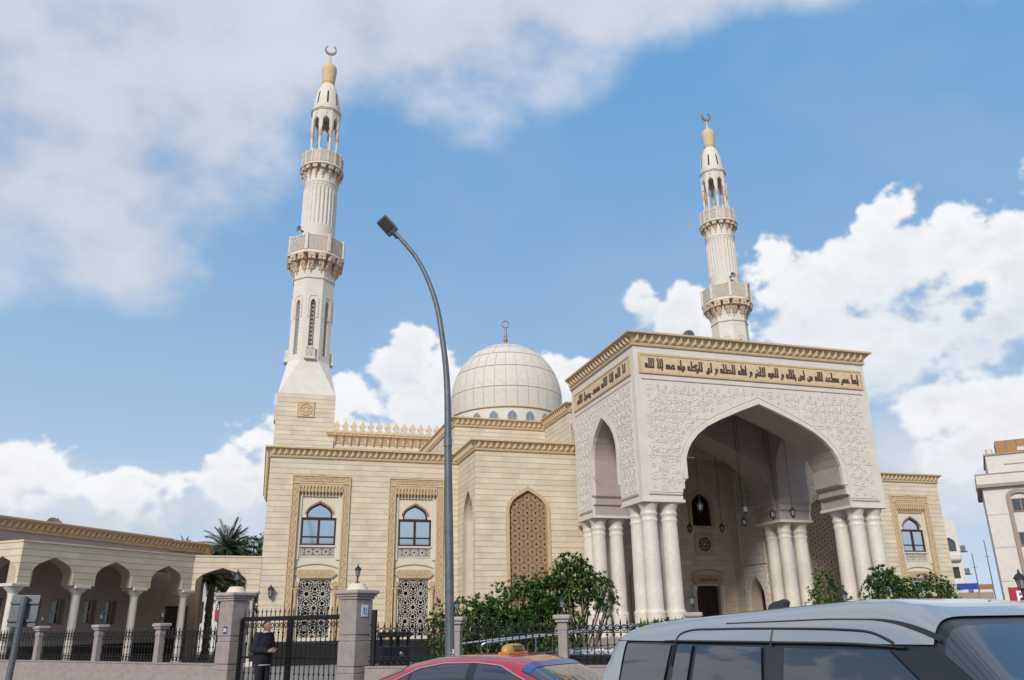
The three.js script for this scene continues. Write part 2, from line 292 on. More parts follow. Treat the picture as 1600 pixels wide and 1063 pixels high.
// star lattice (lines of the 3.12.12 tiling's stars) inside a polygon test; s = distance of star centres
function starLattice(x0, y0, x1, y1, s, w, d, z, inside = () => true) {
  const L = [], R = s / 2 * .98, row = s * Math.sqrt(3) / 2;
  const seg = (ax, ay, bx, by) => {
    let n = 2, keep = (px, py) => px > x0 && px < x1 && py > y0 && py < y1 && inside(px, py);
    const A = keep(ax, ay), B = keep(bx, by); if (!A && !B) return;
    if (A !== B) { let lo = 0, hi = 1; for (let i = 0; i < 8; i++) { const t = (lo + hi) / 2; if (keep(ax + (bx - ax) * t, ay + (by - ay) * t) === A) lo = t; else hi = t; } const t = (lo + hi) / 2; if (A) { bx = ax + (bx - ax) * t; by = ay + (by - ay) * t; } else { ax = ax + (bx - ax) * t; ay = ay + (by - ay) * t; } }
    if (Math.hypot(bx - ax, by - ay) > .004) L.push(bar2(ax, ay, bx, by, w, d, z + (L.length % 5) * .0007));
  };
  const cx0 = (x0 + x1) / 2; let r = 0;
  const rows = Math.ceil((y1 - y0) / row / 2) + 1, cy = (y0 + y1) / 2;
  for (let j = -rows; j <= rows; j++) for (let i = -Math.ceil((x1 - x0) / s) - 1; i <= Math.ceil((x1 - x0) / s) + 1; i++) {
    const cx = cx0 + (i + ((j & 1) ? .5 : 0)) * s, y = cy + j * row;
    if (cx < x0 - s || cx > x1 + s || y < y0 - s || y > y1 + s) continue;
    for (let k = 0; k < 12; k++) {
      const a = k * Math.PI / 6, b = a + Math.PI / 12, c = a + Math.PI / 6, e = a - Math.PI / 12;
      const P = (q, ro) => [cx + Math.cos(q) * ro, y + Math.sin(q) * ro];
      seg(...P(a, R), ...P(b, R * .66)); seg(...P(b, R * .66), ...P(c, R)); // star outline
      seg(...P(b, R * .66), ...P(a, R * .4)); seg(...P(b, R * .66), ...P(c, R * .4)); // kites
      seg(...P(a, R * .4), ...P(b, R * .27)); seg(...P(c, R * .4), ...P(b, R * .27)); // small rosette
    }
    for (const t of [1, -1]) { // the triangle between three stars
      const tx = cx + s / 2, ty = y + t * row / 3;
      for (let k = 0; k < 3; k++) { const a = Math.PI / 2 * t + k * 2 * Math.PI / 3, b = a + Math.PI / 3, ro = s * .17; seg(tx + Math.cos(a) * ro, ty + Math.sin(a) * ro, tx + Math.cos(b) * ro * .9, ty + Math.sin(b) * ro * .9); seg(tx + Math.cos(b) * ro * .9, ty + Math.sin(b) * ro * .9, tx + Math.cos(a + 2 * Math.PI / 3) * ro, ty + Math.sin(a + 2 * Math.PI / 3) * ro); }
    }
    r++;
  }
  return mg(L);
}

// ---------------------------------------------------------------- the ground
const ROAD = -0.2, YARD = 0.15, FLOOR = 1.07;
{
  const asphalt = M([.055, .055, .058], { tex: texGranite, rough: .9, bump: texBump, bs: .006 });
  structure('ground', new THREE.PlaneGeometry(900, 900).rotateX(-Math.PI / 2).translate(0, ROAD - .02, -150), M([.16, .145, .125], { tex: texRough, rough: .95 }));
  const road = new THREE.PlaneGeometry(26, 160).rotateX(-Math.PI / 2).rotateY(.62).translate(3, ROAD, -3);
  structure('road', road, asphalt, 'dark grey asphalt road carrying the two cars');
  const paving = M([.28, .26, .24], { tex: texGranite, rough: .8, bump: texBump, bs: .003 });
  // paved strip outside the fence, with a kerb
  const outl = [[-12.5, -34.7], [-7.9, -30.8], [-5.9, -28.4], [2.2, -18.5], [6.7, -15.8], [14.5, -11.1], [30, -1.8]];
  const off = (k) => outl.map(([x, z], i) => { const a = outl[Math.max(0, i - 1)], b = outl[Math.min(outl.length - 1, i + 1)], L = Math.hypot(b[0] - a[0], b[1] - a[1]); return [x - (b[1] - a[1]) / L * k, z + (b[0] - a[0]) / L * k]; });
  const flat = (pts, y, h) => new THREE.ExtrudeGeometry(shape(pts.map(([x, z]) => [x, -z])), { depth: h, bevelEnabled: false }).rotateX(-Math.PI / 2).translate(0, y - h, 0);
  structure('pavement', flat([...off(0), ...off(4.4).reverse()], -.06, .14), paving);
  structure('kerb', flat([...off(4.4), ...off(4.56).reverse()], -.045, .16), C.graniteCap);
  structure('courtyard', flat([...outl, [70, -10], [70, -110], [-40, -110], [-40, -40]], YARD, .3), paving, 'pale stone paving inside the fence');
}

// ---------------------------------------------------------------- the mosque building
const CX = 17.8;
const mosque = thing('mosque_building', 'cream stone mosque building with tan carved cornices and arched windows', 'mosque', [CX, 0, -44]);
const Wn = (u) => ({ u, w: 1.23, y0: FLOOR, y1: 7.85 });
coursed(mosque, [0, -36], [8.3, -36], FLOOR, 8.6, [Wn(2.23), Wn(6.4)]);
coursed(mosque, [0, -50], [0, -36], FLOOR, 8.6, [], { join: 1, e1: .031 });
coursed(mosque, [8.3, -36], [8.3, -32.7], FLOOR, 8.6, [{ u: 1.95, w: .92, y0: FLOOR, ys: 5.9, ya: 7.1 }], { th: .9, e1: .031 });
coursed(mosque, [8.3, -32.7], [13.55, -32.7], FLOOR, 8.6, [{ u: 2.28, w: .97, y0: FLOOR, ys: 6.15, ya: 7.12 }]);
coursed(mosque, [22.05, -32.7], [27.3, -32.7], FLOOR, 8.6, [{ u: 2.97, w: .97, y0: FLOOR, ys: 6.15, ya: 7.12 }], { join: 1 });
coursed(mosque, [13.55, -32.7], [13.55, -35.7], FLOOR, 10.0, [], { join: 1, e0: .031 });
const doorU = [1.55, 4.25, 6.95], RB = -35.7;
coursed(mosque, [13.55, RB], [22.05, RB], FLOOR, 10.0, [...[1.55, 6.95].map((u) => ({ u, w: .62, y0: FLOOR, y1: 3.18 })), ...[1.55, 6.95].map((u) => ({ u, w: .52, y0: 5.98, ys: 7.0, ya: 7.6 })), { u: 4.25, w: 1.1, y0: FLOOR, ys: 3.4, ya: 4.6 }], { join: 1 });
coursed(mosque, [22.05, RB], [22.05, -32.7], FLOOR, 10.0, [{ u: 1.75, w: .62, y0: FLOOR, ys: 2.55, ya: 3.55 }], { th: .7, join: 1, e1: .031 });
coursed(mosque, [27.3, -36], [35.5, -36], FLOOR, 8.6, [Wn(1.9), Wn(6.07)]);
const UY = 11.2;
coursed(mosque, [8.47, -50], [8.47, -37.5], 8.95, UY - .45, [], { join: 1, e1: .031 });
coursed(mosque, [8.47, -37.5], [27.13, -37.5], 8.95, UY - .45);
coursed(mosque, [13.1, -37.46], [13.1, -34], 8.95, 10.85, [], { join: 1, e1: .031 });
coursed(mosque, [13.1, -34], [22.5, -34], 8.95, 10.85, [], { ch: .3, join: 1 });
world('wall', [span(27.0, 27.295, FLOOR, 8.6, -36.3, -33.1), span(35.1, 35.495, FLOOR, 8.6, -50, -36.4), span(26.9, 27.12, 8.9, UY - .45, -50, -37.9), span(22.3, 22.49, 8.9, 10.85, -37.5, -34.4)], C.stone, mosque);
world('wall', span(.2, 35.3, FLOOR, 8.5, -50.2, -49.9), C.stone, mosque);
world('partition', [span(8.4, 8.6, FLOOR, 8.4, -49.8, -38.2), span(27.0, 27.2, FLOOR, 8.4, -49.8, -38.2), span(8.6, 13.2, FLOOR, 8.4, -38.4, -38.2), span(22.4, 27, FLOOR, 8.4, -38.4, -38.2), span(12.9, 22.7, FLOOR, 10.1, -37.6, -37.4)], C.cream, mosque);
// flat roofs and the floor slab
world('roof', [span(.1, 8.4, 8.35, 8.93, -50, -36.1), span(27.2, 35.4, 8.35, 8.93, -50, -36.1), span(8.36, 13.3, 8.35, 8.93, -38, -32.78), span(22.3, 27.24, 8.35, 8.93, -38, -32.78), span(8.5, 27.1, 10.7, 11.05, -50, -37.6), span(13.16, 22.44, 10.02, 10.3, -37.7, -32.3), span(13.2, 22.4, 10.6, 11.0, -37.4, -34.1)], C.pinkplaster, mosque);
world('floor', [span(12.0, 23.7, YARD, FLOOR, -35.7, -24.9), span(.3, 35.2, YARD, FLOOR - .01, -49.8, -36.3), span(8.5, 13.2, YARD, FLOOR - .012, -36.3, -33), span(22.4, 27.1, YARD, FLOOR - .012, -36.3, -33)], M([.42, .37, .33], { tex: texGranite, rough: .4 }), mosque);
world('step', span(11.6, 24.1, YARD, .78, -35, -24.5), C.granite, mosque);
world('step', span(11.2, 24.5, YARD, .47, -34, -24.1), C.granite, mosque);
world('plinth', sweep([[0, -50], [0, -36], [8.3, -36], [8.3, -32.7], [11.9, -32.7]], [[-.2, YARD - .1], [.07, YARD - .1], [.07, FLOOR - .06], [.03, FLOOR], [-.2, FLOOR]]), C.plinth, mosque);
world('plinth', sweep([[23.7, -32.7], [27.3, -32.7], [27.3, -36], [35.5, -36], [35.5, -50]], [[-.2, YARD - .1], [.07, YARD - .1], [.07, FLOOR - .06], [.03, FLOOR], [-.2, FLOOR]]), C.plinth, mosque);
cornice(mosque, [[0, -50], [0, -36], [8.3, -36], [8.3, -32.7], [13.1, -32.7]], 8.58, .47, .24, .262, [0]);
cornice(mosque, [[22.5, -32.7], [27.3, -32.7], [27.3, -36], [35.5, -36], [35.5, -50]], 8.58, .47, .24, .262, [0, 1, 3]);
cornice(mosque, [[8.47, -50], [8.47, -37.5], [27.13, -37.5], [27.13, -50]], UY - .47, .47, .24, .262, [0, 2]);
cornice(mosque, [[13.1, -37.4], [13.1, -34], [22.5, -34], [22.5, -37.4]], 10.83, .47, .24, .262, [1, 2]);

// tall carved window bay, local x across, y up, z out of the wall
function windowBay() {
  const g = new THREE.Group(); g.name = 'window';
  const T = (n, geo, m) => part(n, geo, m, g);
  T('surround', [ext([[-1.235, FLOOR], [-.93, FLOOR], [-.93, 7.13], [.93, 7.13], [.93, FLOOR], [1.235, FLOOR], [1.235, 7.86], [-1.235, 7.86]], .2, [], -.15)], C.tanCarved);
  const rib = [];
  for (const s of [-1, 1]) {
    rib.push(span(s * 1.22 - .02, s * 1.22 + .02, FLOOR, 7.85, .05, .085), span(s * .95 - .02, s * .95 + .02, FLOOR, 7.13, .05, .085));
    for (let y = FLOOR + .2; y < 7.5; y += .33) { rib.push(bar2(s * 1.085, y - .15, s * 1.085 + .085, y, .03, .03, .062), bar2(s * 1.085, y - .15, s * 1.085 - .085, y, .03, .03, .0625), bar2(s * 1.085 + .085, y, s * 1.085, y + .15, .03, .03, .063), bar2(s * 1.085 - .085, y, s * 1.085, y + .15, .03, .03, .0635), cyl(.03, .02, .03, 8).rotateX(Math.PI / 2).translate(s * 1.085, y, .05)); }
  }
  for (let x = -.78; x < .8; x += .26) rib.push(bar2(x - .11, 7.6, x + .11, 7.6, .03, .03, .062), bar2(x - .11, 7.74, x + .11, 7.74, .03, .03, .0625), bar2(x - .11, 7.6, x - .11, 7.74, .03, .03, .063), bar2(x + .05, 7.6, x + .05, 7.74, .03, .03, .0633));
  rib.push(span(-1.2, 1.2, 7.8, 7.84, .05, .086), span(-1.2, 1.2, 7.49, 7.53, .05, .086));
  T('carved_band', rib, C.tanLight);
  const n = 13, w = 1.86 / n, fr = [];
  for (let k = 0; k < n; k++) { const x = -.93 + w * (k + .5); fr.push(ext([[x - w / 2, 7.13], [x - w * .28, 7.13], [x - w * .28, 7.3], [x, 7.4], [x + w * .28, 7.3], [x + w * .28, 7.13], [x + w / 2, 7.13], [x + w / 2, 7.47], [x - w / 2, 7.47]], .1, [], .0)); fr.push(lathe([[.0, 6.98], [.025, 7.0], [.03, 7.05], [.045, 7.13]], 6).translate(x - w / 2 + .01, 0, .03)); }
  T('frieze', fr, C.tan);
  const arch = archPts(0, .55, 6.05, 6.22, 6.68);
  T('panel', ext(rect(-.94, FLOOR, .94, 7.14), .18, [[[-.73, 4.9], [.73, 4.9], [.73, 6.06], [.55, 6.06], ...arch.slice(2), [-.55, 6.06], [-.73, 6.06]], rect(-.71, 4.44, .71, 4.83), rect(-.655, 1.2, .655, 3.5)], -.3), C.cream);
  T('panel_border', [span(-.93, -.77, 4.3, 7.05, -.12, -.06), span(.77, .93, 4.3, 7.05, -.12, -.06), span(-.77, .77, 6.95, 7.05, -.12, -.062)], C.cream);
  const f = [span(-.73, .73, 5.96, 6.08, -.24, -.16), span(-.73, .73, 4.9, 4.97, -.24, -.16), span(-.73, -.655, 4.97, 5.96, -.24, -.16), span(.655, .73, 4.97, 5.96, -.24, -.16), span(-.05, .05, 4.97, 5.96, -.24, -.155), span(-.655, .655, 5.22, 5.285, -.235, -.165)];
  const rim = arch.slice(2), inner = archPts(0, .48, 6.05, 6.2, 6.6).slice(2);
  f.push(ext([...rim, [-.55, 6.05], [-.48, 6.05], ...inner.slice().reverse(), [.48, 6.05], [.55, 6.05]], .08, [], -.24));
  T('frame', f, C.frame);
  T('arch_trim', ext([...archPts(0, .62, 6.1, 6.22, 6.78).slice(2), ...archPts(0, .555, 6.1, 6.22, 6.69).slice(2).reverse()], .06, [], -.14), C.bronze);
  T('pane', ext(archPts(0, .5, 6.05, 6.2, 6.62), .012, [], -.215), C.glassMirror);
  for (const x of [-.355, .355]) { T('pane', span(x - .31, x + .31, 5.28, 5.97, -.212, -.2), C.glassMirror); T('pane', span(x - .31, x + .31, 4.96, 5.23, -.214, -.202), C.glassMirror); }
  T('balustrade', [starLattice(-.7, 4.45, .7, 4.82, .36, .02, .05, -.17), span(-.74, .74, 4.82, 4.9, -.22, -.08), span(-.73, .73, 4.4, 4.45, -.22, -.1)], C.lattice);
  T('arch_moulding', tube([[-.88, 3.96, -.11], [-.55, 4.07, -.1], [0, 4.13, -.1], [.55, 4.07, -.1], [.88, 3.96, -.11]], .03, 16, 5), C.joint);
  T('plaque', [ext([[-.86, 3.72], [-.68, 3.55], [.68, 3.55], [.86, 3.72], [.68, 3.9], [-.68, 3.9]], .12, [], -.14), ...Array.from({ length: 16 }, (_, i) => bar2(-.56 + i * .075, 3.66, -.56 + i * .075 + (i % 3 - 1) * .05, 3.79, .02, .02, -.018 + (i % 4) * .0006))], C.tanCarved);
  for (const s of [-1, 1]) {
    T('roundel', [cyl(.13, .13, .06, 20).rotateX(Math.PI / 2).translate(s * .8, 3.3, -.12), new THREE.TorusGeometry(.1, .018, 6, 20).translate(s * .8, 3.3, -.06), ...Array.from({ length: 6 }, (_, i) => bar2(s * .8, 3.3, s * .8 + Math.cos(i * Math.PI / 3) * .09, 3.3 + Math.sin(i * Math.PI / 3) * .09, .02, .02, -.058 + i * .0006))], C.tan);
    T('half_column', [lathe([[.1, FLOOR], [.12, FLOOR + .1], [.085, FLOOR + .2], [.08, 2.75], [.1, 2.8], [.085, 2.85], [.14, 3.05], [.14, 3.1]], 12).translate(s * .8, 0, -.1), span(s * .8 - .16, s * .8 + .16, 3.1, 3.15, -.2, .06)], C.tan);
  }
  T('grille', [starLattice(-.655, 1.2, .655, 3.5, .66, .018, .05, -.2), span(-.655, .655, 3.47, 3.5, -.23, -.17)], C.lattice);
  T('grille_pane', span(-.66, .66, 1.19, 3.51, -.312, -.302), C.glassTint); T('balustrade_pane', span(-.72, .72, 4.43, 4.84, -.314, -.304), C.glassTint);
  return g;
}
const bay = windowBay();
[[2.23, -36], [6.4, -36], [29.2, -36], [33.37, -36]].forEach(([x, z], i) => { const b = i ? bay.clone() : bay; b.position.set(x - CX, 0, z + 44); mosque.add(b); });

// tall pointed lattice windows on the central bay
function latticeWindow(u, w, y0, ys, ya) {
  const g = new THREE.Group(); g.name = 'lattice_window';
  const o = archPts(u, w, y0, ys, ya), i = archPts(u, w - .14, y0 + .02, ys - .02, ya - .17);
  part('surround', ext([...o], .24, [i], -.18), C.tan, g);
  const ins = (x, y) => Math.abs(x - u) < w - .13 && (y < ys || y < ys - .02 + (ya - .15 - ys) * archY((x - u) / (w - .14)));
  part('lattice', starLattice(u - w + .14, y0, u + w - .14, ya, .37, .027, .07, -.12, ins), C.latticeBrown, g);
  part('pane', ext(archPts(u, w - .05, y0, ys, ya - .06), .01, [], -.36), C.glassTint, g);
  return g;
}
const lw = latticeWindow(0, .97, FLOOR, 6.15, 7.12); lw.position.set(10.58 - CX, 0, -32.7 + 44); mosque.add(lw);
const lw2 = lw.clone(); lw2.position.set(25.02 - CX, 0, -32.7 + 44); mosque.add(lw2);
{ // the deep side arch of the central bay: lattice set far back
  const s = new THREE.Group(); s.name = 'lattice_window';
  part('reveal', ext(archPts(0, .92, FLOOR, 5.9, 7.1), .6, [archPts(0, .86, FLOOR + .01, 5.88, 7.02)], -.78), C.cream, s);
  part('lattice', starLattice(-.86, FLOOR, .86, 7.02, .37, .031, .07, -.66, (x, y) => y < 5.88 + 1.14 * archY(x / .86)), C.latticeBrown, s);
  s.position.set(8.3 - CX, 0, -34.05 + 44); s.rotation.y = -Math.PI / 2; mosque.add(s);
}
// doors, windows and carved panels of the recess behind the portal
for (const x of [15.1, 20.5]) {
  const g = new THREE.Group(); g.name = 'door'; g.position.set(x - CX, 0, RB + 44); mosque.add(g);
  part('door_leaf', [span(-.6, -.005, FLOOR, 3.16, -.3, -.24), span(.005, .6, FLOOR, 3.16, -.3, -.24), ...[-.3, .3].flatMap((q) => [1.5, 2.2, 2.85].map((y) => rbox(.4, .4, .04, q, y, -.23)))], C.doorWood, g);
  part('plaque', [ext([[-.86, 3.47], [-.7, 3.28], [.7, 3.28], [.86, 3.47], [.7, 3.66], [-.7, 3.66]], .09), ext([[-.78, 3.47], [-.66, 3.33], [.66, 3.33], [.78, 3.47], [.66, 3.61], [-.66, 3.61]], .03, [[[-.72, 3.47], [-.63, 3.37], [.63, 3.37], [.72, 3.47], [.63, 3.57], [-.63, 3.57]]], .08)], C.tanCarved, g);
  part('carved_letters', Array.from({ length: 14 }, (_, i) => { const q = -.46 + i * .07; return [bar2(q, 3.41, q, 3.44 + (i * 7 % 5) * .03, .022, .02, .1 + (i % 3) * .0006), bar2(q, 3.41, q + .06, 3.41, .022, .02, .1005 + (i % 3) * .0006)]; }), C.brown, g);
  for (const s of [-1, 1]) part('half_column', lathe([[.13, FLOOR], [.13, FLOOR + .2], [.09, FLOOR + .3], [.085, 2.6], [.13, 2.72], [.09, 2.78], [.16, 3.1], [.17, 3.2]], 12).translate(s * .76, 0, .04), C.white, g);
  part('arch_moulding', tube([[-.9, 3.72, .03], [-.5, 3.85, .03], [0, 3.91, .03], [.5, 3.85, .03], [.9, 3.72, .03]], .035, 14, 5), C.joint, g);
  const h = new THREE.Group(); h.name = 'arched_window'; h.position.copy(g.position); mosque.add(h);
  part('frame', [ext(archPts(0, .52, 5.98, 7.0, 7.6), .1, [archPts(0, .43, 6.07, 6.98, 7.48)], -.2), span(-.43, .43, 6.5, 6.56, -.18, -.12), span(-.03, .03, 6.07, 7.45, -.18, -.121)], C.frame, h);
  part('surround', ext(archPts(0, .68, 5.86, 7.02, 7.82), .07, [archPts(0, .53, 5.98, 7.0, 7.6)], -.01), C.tan, h);
  part('pane', ext(archPts(0, .46, 6.03, 6.99, 7.5), .01, [], -.17), C.glassTint, h);
  const o = new THREE.Group(); o.name = 'ornament_tile'; o.position.copy(g.position); mosque.add(o);
  part('tile', rbox(1.0, 1.0, .08, 0, 5.1, .02, .02), C.tan, o);
  part('rosette', [new THREE.TorusGeometry(.3, .02, 6, 24).translate(0, 5.1, .07), ...Array.from({ length: 8 }, (_, k) => new THREE.TorusGeometry(.085, .024, 5, 12).translate(Math.cos(k * Math.PI / 4) * .2, 5.1 + Math.sin(k * Math.PI / 4) * .2, .07))], C.brown, o);
}
{
  const g = new THREE.Group(); g.name = 'main_door'; g.position.set(17.8 - CX, 0, RB + 44); mosque.add(g);
  part('surround', ext(archPts(0, 1.35, FLOOR, 3.45, 4.95), .14, [archPts(0, 1.09, FLOOR + .01, 3.4, 4.6)], -.04), C.tan, g);
  for (const s of [-1, 1]) part('door_leaf', [span(Math.min(s * .01, s * 1.05), Math.max(s * .01, s * 1.05), FLOOR, 3.7, -.3, -.22), rbox(.7, .9, .04, s * .53, 1.8, -.2), rbox(.7, .9, .04, s * .53, 2.95, -.2)], C.doorWood, g);
  part('tympanum', ext(archPts(0, 1.1, 3.72, 3.74, 4.6), .05, [], -.28), C.latticeBrown, g);
}
// carved niche panel on the right side wall of the recess (faces -x)
const niche = new THREE.Group(); niche.name = 'carved_niche'; niche.position.set(22.05 - CX, 0, -33.95 + 44); niche.rotation.y = -Math.PI / 2; mosque.add(niche);
part('door_surround', ext(rect(-.95, FLOOR, .95, 4.0), .05, [archPts(0, .62, FLOOR + .01, 2.55, 3.55)], .0), C.white, niche);
part('door_leaf', [span(-.6, -.02, FLOOR, 3.3, -.64, -.58), rbox(.4, .7, .03, -.31, 1.8, -.57, .01), rbox(.4, .6, .03, -.31, 2.6, -.57, .01)], C.doorWood, niche);
part('carved_panel', [span(-.95, .95, 4.15, 6.5, 0, .04), ext([[-1.02, 4.05], [1.02, 4.05], [1.02, 6.6], [-1.02, 6.6]], .08, [rect(-.9, 4.17, .9, 6.48)], .005)], C.white, niche);
part('niche_arch', ext([...archPts(0, 1.02, 6.65, 7.6, 9.2)], .07, [archPts(0, .86, 6.75, 7.58, 8.98)], 0), C.white, niche);
part('niche_tracery', starLattice(-.86, 6.75, .86, 9, .42, .03, .03, .02, (x, y) => y < 7.58 + 1.4 * archY(x / .86)), C.relief, niche);

// ---------------------------------------------------------------- carved scrollwork, used by the portal and the niche
function scroll(cx, cy, r, turn, dir, z, rad0 = .0155) {
  const pts = [], n = 22;
  for (let i = 0; i <= n; i++) { const t = i / n, a = turn + dir * t * Math.PI * 3.1, q = r * (1 - t * .86); pts.push([cx + Math.cos(a) * q, cy + Math.sin(a) * q, z]); }
  const out = [tube(pts, rad0, 26, 5)];
  const leaf = (a, q, len, w) => { const x = cx + Math.cos(a) * q, y = cy + Math.sin(a) * q, t = a + dir * 1.0; out.push(new THREE.SphereGeometry(1, 6, 4).scale(len, w, .016).rotateZ(t).translate(x + Math.cos(t) * len * .7, y + Math.sin(t) * len * .7, z)); };
  for (let k = 0; k < 5; k++) { const t = .08 + k * .17; leaf(turn + dir * t * Math.PI * 3.1, r * (1 - t * .86) * (k % 2 ? 1.05 : .9), r * .3, r * .11); }
  out.push(new THREE.SphereGeometry(1, 7, 5).scale(r * .17, r * .17, .018).translate(cx, cy, z));
  return out;
}
function scrollField(x0, x1, y0, y1, s, ok, z, seed) {
  const R = seeded(seed), out = [], nx = Math.round((x1 - x0) / s), ny = Math.round((y1 - y0) / s), sx = (x1 - x0) / nx, sy = (y1 - y0) / ny;
  for (let j = 0; j < ny; j++) for (let i = 0; i < nx; i++) {
    const cx = x0 + (i + .5) * sx + (R() - .5) * s * .22, cy = y0 + (j + .5) * sy + (R() - .5) * s * .22, r = s * (.42 + R() * .12);
    if (![[0, 0], [r, 0], [-r, 0], [0, r], [0, -r], [r * .8, -r * .8], [-r * .8, -r * .8]].every(([a, b]) => ok(cx + a, cy + b))) {
      const q = r * .5; if ([[q, 0], [-q, 0], [0, q], [0, -q]].every(([a, b]) => ok(cx + a, cy + b))) out.push(...scroll(cx, cy, q, R() * 6.28, R() < .5 ? 1 : -1, z, .016));
      else { const e = r * .3; if ([[e, 0], [-e, 0], [0, e], [0, -e]].every(([a, b]) => ok(cx + a, cy + b))) out.push(...scroll(cx, cy, e, R() * 6.28, 1, z, .014)); }
      continue;
    }
    out.push(...scroll(cx, cy, r, R() * 6.28, ((i + j) & 1) ? 1 : -1, z));
    { const px = cx + sx * .5, py = cy + sy * .5, q = s * (.2 + R() * .06); if ([[q, 0], [-q, 0], [0, q], [0, -q]].every(([a, b]) => ok(px + a, py + b))) out.push(...scroll(px, py, q, R() * 6.28, R() < .5 ? 1 : -1, z + .003, .015)); }
  }
  return out;
}
part('carved_relief', scrollField(-.88, .88, 4.2, 6.45, .3, () => true, .045, 3), C.relief, niche);
part('carved_relief', scrollField(-.93, .93, 1.2, 3.95, .26, (x, y) => Math.abs(x) > .66 || y > 2.6 + 1.05 * archY(x / .7), .055, 4), C.relief, niche);

// ---------------------------------------------------------------- square Kufic lettering, built from bars; x runs to the left, 1 = height of an alef
const KUFIC = {
  A: [.30, [[.1, 0, .1, 1], [.1, 0, .22, -.02]]], L: [.30, [[0, 0, .3, 0], [.12, 0, .12, 1]]], X: [.62, [[.1, 0, .5, 0], [.1, 0, .1, .95], [.5, 0, .42, .5], [.42, .5, .5, 1]]],
  h: [.42, [[0, 0, .36, 0], [.36, 0, .36, .36], [.36, .36, .12, .36], [.12, .36, .12, 0]]], m: [.38, [[0, 0, .36, 0], [.08, 0, .08, .32], [.08, .32, .3, .32], [.3, .32, .3, 0]]],
  t: [.24, [[0, 0, .24, 0], [.13, 0, .13, .38]]], s: [.62, [[0, 0, .6, 0], [.08, 0, .08, .36], [.3, 0, .3, .36], [.52, 0, .52, .36]]], e: [.36, [[0, 0, .36, 0], [.06, .3, .3, .3], [.06, .3, .18, 0], [.3, .3, .18, 0]]],
  r: [.36, [[.05, .22, .22, .0], [.22, 0, .16, -.2], [.16, -.2, .36, -.28]]], w: [.44, [[.06, .32, .26, .32], [.06, .32, .06, .04], [.26, .32, .26, -.1], [.06, .04, .26, .04], [.26, -.1, .44, -.26]]],
  d: [.4, [[.08, .42, .18, .2], [.18, .2, .18, 0], [0, 0, .4, 0]]], k: [.6, [[0, 0, .6, 0], [.06, .66, .5, .36], [.5, .36, .06, .34], [.06, .34, .06, 0]]], S: [.72, [[0, 0, .7, 0], [.1, 0, .16, .34], [.16, .34, .6, .34], [.6, .34, .66, 0]]],
  q: [.38, [[0, 0, .36, 0], [.06, .2, .06, .5], [.06, .5, .3, .5], [.3, .5, .3, 0], [.06, .2, .3, .2]]], j: [.46, [[0, 0, .46, 0], [.06, .4, .4, .06]]], n: [.44, [[.06, .36, .06, -.18], [.06, -.18, .4, -.18], [.4, -.18, .42, .1]]], y: [.5, [[.05, .3, .05, 0], [.05, 0, .3, -.05], [.3, -.05, .3, -.24], [.3, -.24, 0, -.26]]],
  '.': [.0, [[-.14, .56, -.1, .6]]], ',': [.0, [[-.16, -.24, -.1, -.24]]], ' ': [.09, []],
};
function kufic(parent, words, x1, x0, y, h, z, place) {   // from right edge x1 to left edge x0
  const lay = words.map((w) => [...w].reduce((s, c) => s + KUFIC[c][0], 0)), gap = .42, total = lay.reduce((a, b) => a + b, 0) + gap * (words.length - 1), k = (x1 - x0) / total;
  let at = x1, id = 0;
  for (let i = 0; i < words.length; i++) {
    const L = [];
    for (const c of words[i]) { for (const [a, b, p, q] of KUFIC[c][1]) { const ux = (p - a) * k, uy = (q - b) * h, n = Math.hypot(ux, uy) || 1, e = .016; L.push(bar2(at - a * k + ux / n * e, y + b * h - uy / n * e, at - p * k - ux / n * e, y + q * h + uy / n * e,  .044, .035, z + (id++ % 7) * .0008)); } at -= KUFIC[c][0] * k; }
    at -= gap * k;
    place(L);
  }
}

